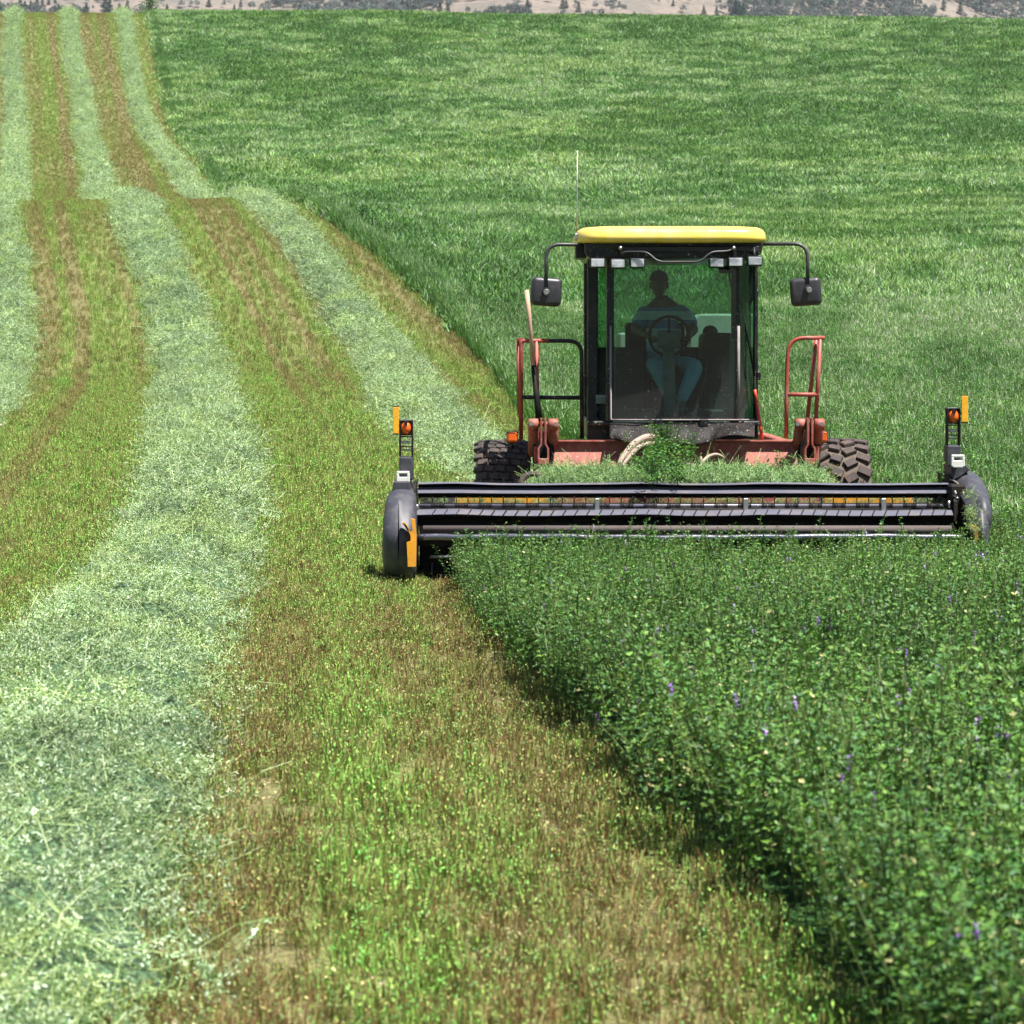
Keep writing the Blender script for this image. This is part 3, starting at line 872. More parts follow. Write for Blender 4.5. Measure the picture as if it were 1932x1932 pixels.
def far_groups(bm, gap=.006):
    """groups of connected or touching pieces"""
    seen = set(); isl = []
    for v in bm.verts:
        if v.index in seen: continue
        st = [v]; seen.add(v.index); comp = []
        while st:
            a = st.pop(); comp.append(a)
            for e in a.link_edges:
                w = e.other_vert(a)
                if w.index not in seen: seen.add(w.index); st.append(w)
        c = np.array([q.co[:] for q in comp])
        isl.append([comp, c.min(0) - gap, c.max(0) + gap])
    n = len(isl); par = list(range(n))
    def fd(i):
        while par[i] != i: i = par[i]
        return i
    for i in range(n):
        for j in range(i):
            if (isl[i][1] <= isl[j][2]).all() and (isl[j][1] <= isl[i][2]).all(): par[fd(i)] = fd(j)
    g = {}
    for i in range(n): g.setdefault(fd(i), []).extend(isl[i][0])
    return list(g.values())

class B:
    """bmesh collector: boxes, tubes, extruded outlines -> ONE mesh object"""
    def __init__(s): s.bm = bmesh.new(); s.mi = 0
    def _m(s, faces):
        for f in faces: f.material_index = s.mi
    def box(s, c, size, rot=None, bev=.004, seg=1):
        r = bmesh.ops.create_cube(s.bm, size=1.0)
        vs_ = r['verts']
        Mx = Matrix.Translation(Vector(c)) @ (rot.to_matrix().to_4x4() if rot else Matrix.Identity(4)) @ Matrix.Diagonal((*size, 1))
        bmesh.ops.transform(s.bm, matrix=Mx, verts=vs_)
        es = list({e for v in vs_ for e in v.link_edges}); fs = {f for v in vs_ for f in v.link_faces}
        s._m(fs)
        if bev and bev < min(size) * .49:
            rr = bmesh.ops.bevel(s.bm, geom=es, offset=bev, segments=seg, affect='EDGES', profile=.5)
            s._m(rr['faces'])
        return s
    def b2(s, a, b, bev=.004, seg=1):
        a = Vector(a); b = Vector(b)
        return s.box((a + b) / 2, [max(abs(x), .002) for x in (b - a)], bev=bev, seg=seg)
    def tube(s, pts, r, n=10, caps=True):
        pts = [Vector(p) for p in pts]; rings = []
        up = None
        for i, p in enumerate(pts):
            d = (pts[min(i+1, len(pts)-1)] - pts[max(i-1, 0)]).normalized()
            if up is None: up = d.orthogonal().normalized()
            up = (up - d * up.dot(d)).normalized(); sd_ = d.cross(up)
            rr = r[i] if isinstance(r, (list, tuple)) else r
            rings.append([s.bm.verts.new(p + (up * math.cos(6.28318 * k / n) + sd_ * math.sin(6.28318 * k / n)) * rr) for k in range(n)])
        fs = []
        for a, b in zip(rings[:-1], rings[1:]):
            for k in range(n):
                f = s.bm.faces.new((a[k], a[(k+1) % n], b[(k+1) % n], b[k])); f.smooth = True; fs.append(f)
        if caps:
            fs.append(s.bm.faces.new(rings[0][::-1])); fs.append(s.bm.faces.new(rings[-1]))
        s._m(fs); return s
    def prism(s, outline, axis, a, b, bev=0):
        """outline: list of 2D points in the plane normal to axis ('x': (y,z), 'y': (x,z), 'z': (x,y))"""
        def mk(p, t): return {'x': (t, p[0], p[1]), 'y': (p[0], t, p[1]), 'z': (p[0], p[1], t)}[axis]
        A = [s.bm.verts.new(mk(p, a)) for p in outline]; Bv = [s.bm.verts.new(mk(p, b)) for p in outline]
        n = len(outline); fs = [s.bm.faces.new(A), s.bm.faces.new(Bv[::-1])]
        for k in range(n): fs.append(s.bm.faces.new((A[k], Bv[k], Bv[(k+1) % n], A[(k+1) % n])))
        s._m(fs)
        if bev:
            es = list({e for f in fs for e in f.edges})
            r = bmesh.ops.bevel(s.bm, geom=es, offset=bev, segments=2, affect='EDGES', profile=.5); s._m(r['faces'])
        return s
    def grid(s, P_):
        """P_[i][j] vectors"""
        V = [[s.bm.verts.new(p) for p in row] for row in P_]; fs = []
        for i in range(len(V) - 1):
            for j in range(len(V[0]) - 1):
                f = s.bm.faces.new((V[i][j], V[i+1][j], V[i+1][j+1], V[i][j+1])); f.smooth = True; fs.append(f)
        s._m(fs); return s
    def ball(s, c, sc_, u=16, v=12):
        r = bmesh.ops.create_uvsphere(s.bm, u_segments=u, v_segments=v, radius=1, matrix=Matrix.Translation(Vector(c)) @ Matrix.Diagonal((*sc_, 1)))
        fs = {f for w in r['verts'] for f in w.link_faces}
        for f in fs: f.smooth = True
        s._m(fs); return s
    def mat(s, i): s.mi = i; return s
    def out(s, name, mats, parent=None, smooth=None, label=None, split=True):
        bmesh.ops.recalc_face_normals(s.bm, faces=s.bm.faces)
        s.bm.verts.index_update(); gs = far_groups(s.bm) if split else [0]
        if len(gs) > 1:
            first = None
            for g in gs:
                keep = {v.index for v in g}
                nb = B(); nb.bm.free(); nb.bm = s.bm.copy(); nb.bm.verts.ensure_lookup_table()
                bmesh.ops.delete(nb.bm, geom=[v for v in nb.bm.verts if v.index not in keep], context='VERTS')
                q = nb.out(name, mats, parent, smooth, label, split=False)
                first = first or q
            s.bm.free(); return first
        me = bpy.data.meshes.new(name); s.bm.to_mesh(me); s.bm.free()
        for m in (mats if isinstance(mats, (list, tuple)) else [mats]): me.materials.append(M[m] if isinstance(m, str) else m)
        if smooth:
            for p in me.polygons: p.use_smooth = True
        o = bpy.data.objects.new(name, me); COL.objects.link(o)
        if parent is not None:
            o.parent = parent
            o.matrix_parent_inverse = wmat(parent).inverted()
        if label: o['label'] = label
        return o

def arc(c, r, a0, a1, n, plane='xz', d=0):
    out = []
    for k in range(n + 1):
        a = math.radians(a0 + (a1 - a0) * k / n)
        x, z = r * math.cos(a), r * math.sin(a)
        out.append(Vector((c[0] + x, d, c[1] + z)))
    return out

XC = 1.42
mow = empty("windrower", (XC, 26.5, 0.03))
tag(mow, "self-propelled windrower with yellow cab roof, red frame and wide black header", "windrower")
def sub(name): # part that only gathers sub-parts
    e = bpy.data.objects.new(name, None); COL.objects.link(e); e.parent = mow
    e.matrix_parent_inverse = mow.matrix_basis.inverted()
    return e

# ---------------- cab
RX0, RX1 = P(1086, 0, 25.2).x, P(1452, 0, 25.2).x
zt, zb = P(0, 427, 25.2).z, P(0, 456, 25.2).z
def roof():
    b = B(); rows = []
    nx = 40
    # rings from bottom edge up over the crown
    cx = (RX0 + RX1) / 2; hw = (RX1 - RX0) / 2; y0, y1 = 25.12, 27.35; cy = (y0 + y1) / 2; hd = (y1 - y0) / 2
    prof = [(.90, -.012), (.975, -.008), (1, .012), (1, .045), (.992, .085), (.97, .112), (.93, .130), (.80, .142), (.5, .152), (0.02, .156)]
    V = []
    for s_, h in prof:
        ring = []
        for k in range(64):
            a = 2 * math.pi * k / 64; c_, s2 = math.cos(a), math.sin(a); e = .28
            px = math.copysign(abs(c_) ** e, c_); py = math.copysign(abs(s2) ** e, s2)
            inset = (1 - s_) * 1.0
            ring.append(b.bm.verts.new((cx + px * (hw - inset * hw), cy + py * (hd - inset * hd), zb + h)))
        V.append(ring)
    for a_, b_ in zip(V[:-1], V[1:]):
        for k in range(64):
            f = b.bm.faces.new((a_[k], a_[(k+1) % 64], b_[(k+1) % 64], b_[k])); f.smooth = True
    b.bm.faces.new(V[0][::-1]); b.bm.faces.new(V[-1])
    return b.out("cab_roof", 'yellow', mow)
rf = roof()
b = B()
b.prism([(P(1102, 0, 25.3).x, P(0, 458, 25.3).z), (P(1440, 0, 25.3).x, P(0, 458, 25.3).z), (P(1436, 0, 25.3).x, P(0, 478, 25.3).z), (P(1425, 0, 25.3).x, P(0, 487, 25.3).z),
         (P(1112, 0, 25.3).x, P(0, 487, 25.3).z), (P(1104, 0, 25.3).x, P(0, 478, 25.3).z)][::-1], 'y', 25.26, 27.2, .01)
b.b2(P(1086, 459, 25.5), P(1106, 487, 25.5) + Vector((0, .5, 0)), .01)
b.out("roof_fascia", 'black', mow)
# louvre lip under the roof
B().prism([(25.24, P(0, 463, 25.24).z), (25.20, P(0, 466, 25.2).z), (25.20, P(0, 474, 25.2).z), (25.27, P(0, 474, 25.2).z)], 'x', P(1170, 0, 25.2).x, P(1432, 0, 25.2).x).out("air_grille", 'console', mow)

yF, yG, yR = 25.50, 25.78, 27.05       # windscreen plane, front corner posts, rear wall
zB = P(0, 830, 25.5).z; zT = P(0, 486, 25.5).z
xL, xR = P(1108, 0, yG).x, P(1430, 0, yG).x
wl, wr = P(1152, 0, yF).x, P(1392, 0, yF).x
zw = P(0, 792, yF).z
# pillars
b = B()
b.b2((xL, yG - .03, zB), (xL + .095, yG + .07, zT), .012).out("corner_post", 'black', mow)
B().b2((xR - .04, yG - .03, zB), (xR, yG + .07, zT), .012).out("corner_post", 'black', mow)
B().b2((wl - .035, yF - .01, zw), (wl + .03, yF + .06, zT), .006).out("windscreen_post", 'black', mow)
B().b2((wr - .055, yF + .012, P(0, 640, yF).z), (wr + .02, yF + .06, zT), .006).b2((wr - .02, yF + .012, zw), (wr + .02, yF + .06, P(0, 640, yF).z), .004).out("windscreen_post", 'black', mow)
B().b2((xL, yR - .05, zB), (xL + .08, yR + .03, zT), .01).out("rear_post", 'black', mow)
B().b2((xR - .08, yR - .05, zB), (xR, yR + .03, zT), .01).out("rear_post", 'black', mow)
# glass
def pane(name, pts, mat, th=.005):
    b = B(); a = [Vector(p) for p in pts]
    n = (a[1] - a[0]).cross(a[2] - a[1]).normalized() * th
    A = [b.bm.verts.new(p) for p in a]
    b.bm.faces.new(A)
    return b.out(name, mat, mow)
def curved_pane():
    b = B(); rows = []
    for i in range(13):
        t = i / 12; x = wl + .02 + (wr - wl - .035) * t
        bulge = -.03 * (1 - (2 * t - 1) ** 2)
        rows.append([Vector((x, yF + bulge, zw + .005 + (zT - zw - .01) * j / 6)) for j in range(7)])
    return b.grid(rows).out("windscreen", 'windshield', mow)
ws = curved_pane()
pane("corner_window", [(xL + .09, yG, zw - .02), (wl - .012, yF + .03, zw - .02), (wl - .012, yF + .03, zT), (xL + .09, yG, zT)], 'sideglass')
pane("corner_window", [(wr + .02, yF + .03, zw - .02), (xR - .04, yG, zw - .02), (xR - .04, yG, zT), (wr + .02, yF + .03, zT)], 'sideglass')
pane("side_window", [(xL + .02, yG + .07, zw), (xL + .02, yR - .05, zw), (xL + .02, yR - .05, zT), (xL + .02, yG + .07, zT)], 'sideglass')
pane("side_window", [(xR - .02, yG + .07, zw), (xR - .02, yR - .05, zw), (xR - .02, yR - .05, zT), (xR - .02, yG + .07, zT)], 'sideglass')
zrs = P(0, 655, yR).z
pane("rear_window", [(xL + .08, yR, zrs), (xR - .08, yR, zrs), (xR - .08, yR, zT), (xL + .08, yR, zT)], 'rearglass')
b = B().b2((xL + .08, yR - .03, zB), (xR - .08, yR + .02, zrs), .005)
b.b2((xL + .02, yG, zB), (xR - .02, yR, zB + .04), .003)
b.out("rear_wall", 'console', mow)
# lower side panels
B().b2((xL - .004, yG + .07, zB), (xL + .03, yR - .05, zw), .004).b2((xR - .03, yG + .07, zB), (xR + .004, yR - .05, zw), .004).out("side_panel", 'black', mow)
# light dusty trim of the windscreen
b = B()
zl = P(0, 615, yF).z
b.tube([(wl, yF - .02, zl), (wl, yF - .02, zw + .01), (wl + .015, yF - .024, zw)], .009, 8)
for k in range(12):
    pass
tr = [Vector((wl + (wr + .02 - wl) * k / 12, yF - .03 - .03 * (1 - (2 * k / 12 - 1) ** 2), zw)) for k in range(13)]
b.tube(tr, .007, 8)
b.tube([(wr + .005, yF - .02, zl), (wr + .005, yF - .02, zw)], .013, 8)
b.tube([(wr + .02, yF - .02, zw), (P(1425, 0, yF).x, yF + .15, P(0, 793, yF).z)], .008, 8)
b.out("windscreen_trim", 'trim', mow)
# black sill under the windscreen, brackets, rubber skirt
b = B().b2((xL, yF + .02, P(0, 803, yF).z), (xR, yF + .3, zw - .012), .01)
b.b2((xL, yF + .16, zB - .02), (wl, yF + .4, P(0, 800, yF).z), .01)
b.out("windscreen_sill", 'black', mow)
for u in (1242, 1328):
    B().box(P(u, 798, yF - .07), (.075, .05, .07), bev=.008).out("sill_bracket", 'black', mow)
def skirt():
    b = B(); rows = []
    n = 60
    for i in range(n + 1):
        t = i / n; u = 1150 + (1424 - 1150) * t
        bot = 827 + 14 * math.exp(-((u - 1215) / 45) ** 2) + 14 * math.exp(-((u - 1305) / 45) ** 2) - 6 * math.exp(-((u - 1380) / 30) ** 2)
        row = []
        for j in range(11):
            s_ = j / 10; v = 799 + (bot - 799) * s_
            fold = .035 * math.sin(u * .045 + s_ * 2.2) * s_ + .02 * math.sin(u * .11 + 1.5 * s_) * s_ + .012 * float(vnoise(u / 9., s_ * 4., 5))
            d = yF - .03 - .06 * math.sin(s_ * 2.0) - .14 * s_ - fold
            row.append(P(u, v, d))
        rows.append(row)
    o = b.grid(rows).out("rubber_skirt", 'skirt', mow)
    md = o.modifiers.new("thickness", 'SOLIDIFY'); md.thickness = .006
skirt()
# sticker on the lower corner window
b = B(); c0 = P(1137, 753, yF + .12)
st = M['sticker'] = paint("sticker", (.05, .09, .075), .5, dirt=(.2, .25, .22), bump=0)
b.b2(P(1124, 745, 25.60), P(1148, 761, 25.60) + Vector((0, .004, 0)), 0)
b.mat(1)
for vv in (745.5, 749.5, 752.3, 755, 758, 760.5): b.b2(P(1124.6, vv, 25.598), P(1147.4, vv + .7, 25.598) + Vector((0, .0015, 0)), 0)
b.b2(P(1124.6, 746.3, 25.598), P(1129, 749, 25.598) + Vector((0, .0015, 0)), 0)
b.b2(P(1131, 746.5, 25.598), P(1146, 748.6, 25.598) + Vector((0, .0015, 0)), 0)
M['stickerline'] = paint("sticker_print", (.22, .30, .26), .5, bump=0)
o = b.out("sticker", ['sticker', 'stickerline'], mow)
# interior
b = B()
b.b2(P(1180, 700, 26.75), P(1180, 700, 26.75) + Vector((.55, .0, 0)) + Vector((0, .12, .45)), .04, 3)
b.b2((P(1205, 0, 26.3).x, 26.3, 1.62), (P(1290, 0, 26.3).x + .1, 26.85, 1.76), .04, 3)
b.b2((P(1225, 0, 26.3).x, 26.4, 1.16), (P(1275, 0, 26.3).x, 26.8, 1.63), .02)
b.out("seat", 'seatfab', mow)
b = B()
b.b2((P(1325, 0, 26.3).x, 26.2, 1.3), (P(1386, 0, 26.3).x, 26.9, P(0, 628, 26.4).z), .05, 3)
b.ball((P(1340, 0, 26.5).x, 26.5, P(0, 622, 26.5).z - .02), (.07, .07, .06))
b.b2((P(1160, 0, 26.3).x, 26.25, 1.3), (P(1215, 0, 26.3).x, 26.85, P(0, 655, 26.3).z), .03, 2)
b.b2((P(1152, 0, 25.7).x, 25.56, 1.25), (P(1240, 0, 25.7).x, 25.9, P(0, 772, 25.7).z), .02)
b.b2((P(1290, 0, 25.7).x, 25.56, 1.25), (P(1390, 0, 25.7).x, 25.9, P(0, 772, 25.7).z), .02)
b.out("side_console", 'console', mow)
B().box(P(1373, 508, 25.75), (.17, .05, .07), bev=.02, seg=3).out("interior_mirror", 'console', mow)
b = B().tube([P(1265, 790, 25.75), P(1262, 700, 25.9), P(1262, 640, 26.03)], [.06, .055, .05], 12)
b.box(P(1262, 640, 26.0), (.22, .12, .16), bev=.04, seg=3)
b.out("steering_column", 'column', mow)
b = B()
cw = P(1262, 634, 25.93); ring = []
tiltq = Euler((math.radians(24), 0, 0))
for k in range(33):
    a = 2 * math.pi * k / 32
    p = Vector((math.cos(a) * .175, 0, math.sin(a) * .19)); p.rotate(tiltq); ring.append(cw + p)
b.tube(ring, .014, 8, caps=False)
for a in (200, 340, 90):
    p = Vector((math.cos(math.radians(a)) * .17, 0, math.sin(math.radians(a)) * .18)); p.rotate(tiltq); b.tube([cw + Vector((0, .04, 0)), cw + p], .010, 6)
b.out("steering_wheel", 'dark', mow)
# hanging wiper on the right corner window
B().tube([P(1372, 494, 25.7), P(1383, 560, 25.62), P(1392, 640, 25.6)], .008, 6).tube([P(1397, 560, 25.6), P(1424, 710, 25.7)], .009, 6).tube([P(1424, 700, 25.72), P(1426, 820, 25.75)], .012, 6).out("wiper", 'dark', mow)
# mirror behind glass bulge of coats etc: hanging jacket in right corner
b = B(); b.ball(P(1412, 535, 26.0), (.06, .05, .20)); b.out("hanging_jacket", 'seatfab', mow)
b = B().box(P(1431, 709, 25.75), (.035, .08, .075), bev=.008)
b.box(P(1104, 718, 25.8), (.03, .06, .09), bev=.008); b.out("door_hinge", 'black', mow)
# work lights
for i, (u, v) in enumerate([(1127.5, 496), (1166, 497.5), (1202.5, 496.5), (1352.5, 496), (1388, 494.5), (1424.5, 492.5)]):
    c = P(u, v, 25.12)
    o = B().box(c + Vector((0, .05, 0)), (.135, .09, .088), bev=.014, seg=2).tube([c + Vector((0, .05, .03)), c + Vector((0, .09, .12))], .012, 6).out("work_light", 'console', mow)
    o2 = B().box(c + Vector((0, -.001, 0)), (.112, .012, .068), bev=.005, seg=2).out("lens", 'lens', o)
# front grab rail with its clamps
def bend(pts, r=.03, n=5):
    pts = [Vector(p) for p in pts]; out = [pts[0]]
    for a, p, c in zip(pts[:-2], pts[1:-1], pts[2:]):
        d1 = (a - p); d2 = (c - p); k = min(r, d1.length * .45, d2.length * .45)
        s_ = p + d1.normalized() * k; e = p + d2.normalized() * k
        for i in range(n + 1):
            t = i / n; out.append(s_ * (1 - t) ** 2 + p * 2 * t * (1 - t) + e * t ** 2)
    return out + [pts[-1]]
b = B().tube(bend([P(1172, 480, 25.14), P(1180, 475, 25.12), P(1220, 475, 25.08), P(1242, 494, 25.05), P(1321, 494, 25.05), P(1342, 475, 25.08), P(1372, 474, 25.12), P(1384, 470, 25.16)], .05), .0085, 8)
b.out("grab_rail", 'mirror_plastic', mow)
for u in (1170.6, 1384.6):
    o = B().box(P(u, 475, 25.17), (.045, .05, .09), bev=.006).out("rail_clamp", 'dark', mow)
    B().ball(P(u, 468, 25.13), (.018, .018, .018), 10, 8).out("bolt", 'steel', o)
# antenna
b = B().tube([P(1088, 448, 25.4), P(1088.5, 400, 25.4), P(1089.5, 284, 25.4)], [.006, .0045, .003], 6); b.box(P(1087, 447, 25.4), (.03, .03, .06), bev=.006)
b.out("antenna", 'steel', mow)
# mirrors
def mirror(arm, hc, w, h, side, knob):
    b = B().tube(bend(arm, .13, 8), .016, 10)
    b.tube([arm[-1] + Vector((0, -.02, 0)), arm[-1] + Vector((0, .06, 0))], .03, 12)
    o = b.out("mirror_arm", 'mirror_plastic', mow)
    q = B(); rows = []
    # rounded shell, deeper in the middle
    q.box(hc + Vector((0, .125, 0)), (w, .13, h), Euler((0, math.radians(4 * side), math.radians(8 * side))), bev=.042, seg=4)
    for f in q.bm.faces: f.smooth = True
    r = q.out("mirror_housing", 'mirror_plastic', mow)
    B().tube([knob + Vector((0, -.035, 0)), knob + Vector((0, .03, 0))], [.022, .03], 12).out("knob", 'steel', r)
    B().box(hc + Vector((0, .197, 0)), (w * .86, .006, h * .86), Euler((0, math.radians(4 * side), math.radians(8 * side))), bev=.002).out("mirror_glass", 'steel', r)
mirror([P(1125, 462, 25.35), P(1030, 461, 25.3), P(1030.5, 548, 25.25)], P(1030.5, 550, 25.2), .27, .25, 1, P(1031, 551, 25.17))
mirror([P(1420, 460.5, 25.35), P(1524, 460, 25.3), P(1524, 543, 25.25)], P(1523, 550, 25.2), .27, .245, -1, P(1526.5, 547, 25.17))
# ---------------- hand rails
dH = 25.65
def rail(pts, r, name='handrail', mat='rail'):
    b = B()
    for p, q in pts: b.tube(bend(p, q, 6) if len(p) > 2 else p, r, 10)
    return b.out(name, mat, mow)
rail([([P(1035, 643, dH), P(1097, 643, dH), P(1098, 828, dH)], .12), ([P(985, 749.5, dH), P(1098, 750.5, dH)], 0)], .0185, 'handrail', 'black')  # inner bend and mid rail in black, outer section in rail red
rail([([P(983, 830, dH), P(983, 643, dH), P(1035, 643, dH)], .03), ([P(1012, 643, dH), P(1014, 800, dH)], 0), ([P(978, 640, dH + .3), P(980, 785, dH + .3)], 0),
      ([P(978, 641, dH + .3), P(983, 641, dH)], 0), ([P(980, 785, dH + .3), P(984, 790, dH)], 0)], .019)
rail([([P(1483.5, 826, dH), P(1484, 720, dH), P(1488, 637.5, dH), P(1556, 637.5, dH)], .17), ([P(1547.5, 640, dH), P(1539, 800, dH)], 0),
      ([P(1540, 640, dH + .05), P(1523, 792, dH + .05)], 0), ([P(1486, 744.5, dH), P(1545, 744.5, dH)], 0)], .0185)
rail([([P(1424, 735, 25.7), P(1428, 760, 25.7), P(1438, 828, 25.5)], .1)], .015, "hydraulic_hose", 'redbright')

# ---------------- frame beam
def frame():
    b = B(); y = 25.42
    x0, x1 = P(1040, 0, y).x, P(1503, 0, y).x
    zt_, zb_ = P(0, 831, y).z, P(0, 884, y).z
    zm_ = Z0 = zt_ - .085
    b.prism([(y - .085, zb_), (y - .06, zb_), (y + .03, zm_), (y + .03, zt_ - .012), (y + .3, zt_ - .012), (y + .3, zt_), (y - .025, zt_), (y - .025, zt_ - .012), (y + .01, zt_ - .012), (y + .01, zm_)], 'x', x0, x1)
    b.prism([(y - .10, zb_ - .012), (y + .4, zb_ - .012), (y + .4, zb_), (y - .10, zb_)], 'x', x0, x1)
    b.b2((P(1245, 0, y).x, y - .05, zb_ + .02), (P(1300, 0, y).x, y - .004, zt_ - .03), .006)
    # side rails towards the axle
    for u in (1046, 1497): b.b2((P(u, 0, y).x - .05, y + .03, zb_ + .005), (P(u, 0, y).x + .05, 28.6, zt_ - .02), .01)
    b.b2((x0 + .1, 26.4, .55), (x1 - .1, 26.7, .83), .02)
    for u in (1060, 1125, 1410, 1450, 1466, 1479):
        b.tube([P(u, 866 if u > 1300 else 870, y + .03), P(u, 866 if u > 1300 else 870, y - .055)], .008, 8)
    b.out("frame_beam", 'red', mow)
frame()
# rear body under and behind the cab
b = B(); b.b2((P(1130, 0, 27.2).x, 27.25, 1.0), (P(1410, 0, 27.2).x, 29.4, 1.85), .06, 3)
b.out("engine_body", 'red', mow)
b = B(); xa, xb = P(1298, 0, 27.8).x, P(1392, 0, 27.8).x
b.prism([(xa, 1.84), (xa, 2.16), (xa + .10, 2.24), (xb - .08, 2.24), (xb, 2.17), (xb, 1.84)], 'y', 27.6, 29.2, .02)
b.out("engine_hood", 'hood', mow)
b = B(); b.prism([(P(1168, 0, 27.8).x, 1.84), (P(1168, 0, 27.8).x, 2.06), (P(1205, 0, 27.8).x, 2.06), (P(1205, 0, 27.8).x, 1.84)], 'y', 27.8, 28.6, .02); b.out("fuel_tank", 'hood', mow)
# ---------------- lift linkages
def linkage(ua, ub, sgn):
    """ua/ub: picture columns of the two round ends; plates between them"""
    uc = (ua + ub) / 2; y = 25.2
    b = B()
    for u in (ua, ub):
        c = P(u, 801, y)
        b.tube([c + Vector((-.042, 0, 0)), c + Vector((.042, 0, 0))], .052, 18)
        b.tube([c, c + Vector((0, .34, -.26))], .046, 14)
    b.tube([P(ua - 6, 800, y), P(ub + 6, 800, y)], .020, 10)
    o = b.out("lift_arm", 'red', mow)
    q = B()
    for u in (ua - 4.5, ub + 4.5): q.tube([P(u, 800, y - .055), P(u, 800, y - .03)], .018, 8)
    q.out("pivot_bolt", 'steel', o)
    b = B()
    for s_ in (-1, 1):
        x1_ = P(uc + s_ * 4, 0, y - .08).x; x2_ = P(uc + s_ * 9, 0, y - .08).x
        z1, z2, z3, z4 = [P(0, v, y - .08).z for v in (789, 838, 846, 872)]
        w = .008
        for (xa_, za_, xb_, zb2) in ((x1_, z1, x1_, z2), (x1_, z2, x2_, z3), (x2_, z3, x2_, z4)):
            b.prism([(xa_ - w, za_), (xa_ + w, za_), (xb_ + w, zb2), (xb_ - w, zb2)], 'y', y - .13, y + .03)
    b.b2(P(uc - 10, 865, y - .14), P(uc + 10, 876, y - .14) + Vector((0, .03, 0)), .003)
    b.b2(P(uc - 8, 876, y - .1), P(uc + 8, 890, y - .1) + Vector((0, .1, 0)), .004)
    b.b2(P(uc - 18 * sgn, 842, y + .02), P(uc - 9 * sgn, 872, y + .02) + Vector((0, .04, 0)), .004)
    b.out("lift_link", 'red', mow)
    B().b2(P(uc - 20, 812, y + .16), P(uc + 20, 900, y + .16) + Vector((0, .3, 0)), .01).out("linkage_housing", 'dark', mow)
linkage(1006.5, 1044, 1)
linkage(1509.5, 1546, -1)
# ---------------- turn signals on the frame
def signal(u, v, w, h):
    c = P(u, v, 25.6)
    o = B().box(c + Vector((0, .03, 0)), (w + .01, .05, h + .01), bev=.01, seg=2).tube([c + Vector((0, .04, -.05)), c + Vector((0, .3, -.1))], .02, 8).out("turn_signal", 'black', mow)
    B().box(c, (w, .05, h), bev=.022, seg=3).out("lens", 'amber', o)
    g = [c + Vector((sx * (w / 2 + .016), -.03, sz * (h / 2 + .016))) for sx, sz in ((-1, -1), (-1, 1), (1, 1), (1, -1), (-1, -1))]
    B().tube(g, .004, 6).out("guard", 'dark', o)
signal(966.5, 825, .095, .095)
signal(1551, 824.5, .095, .095)

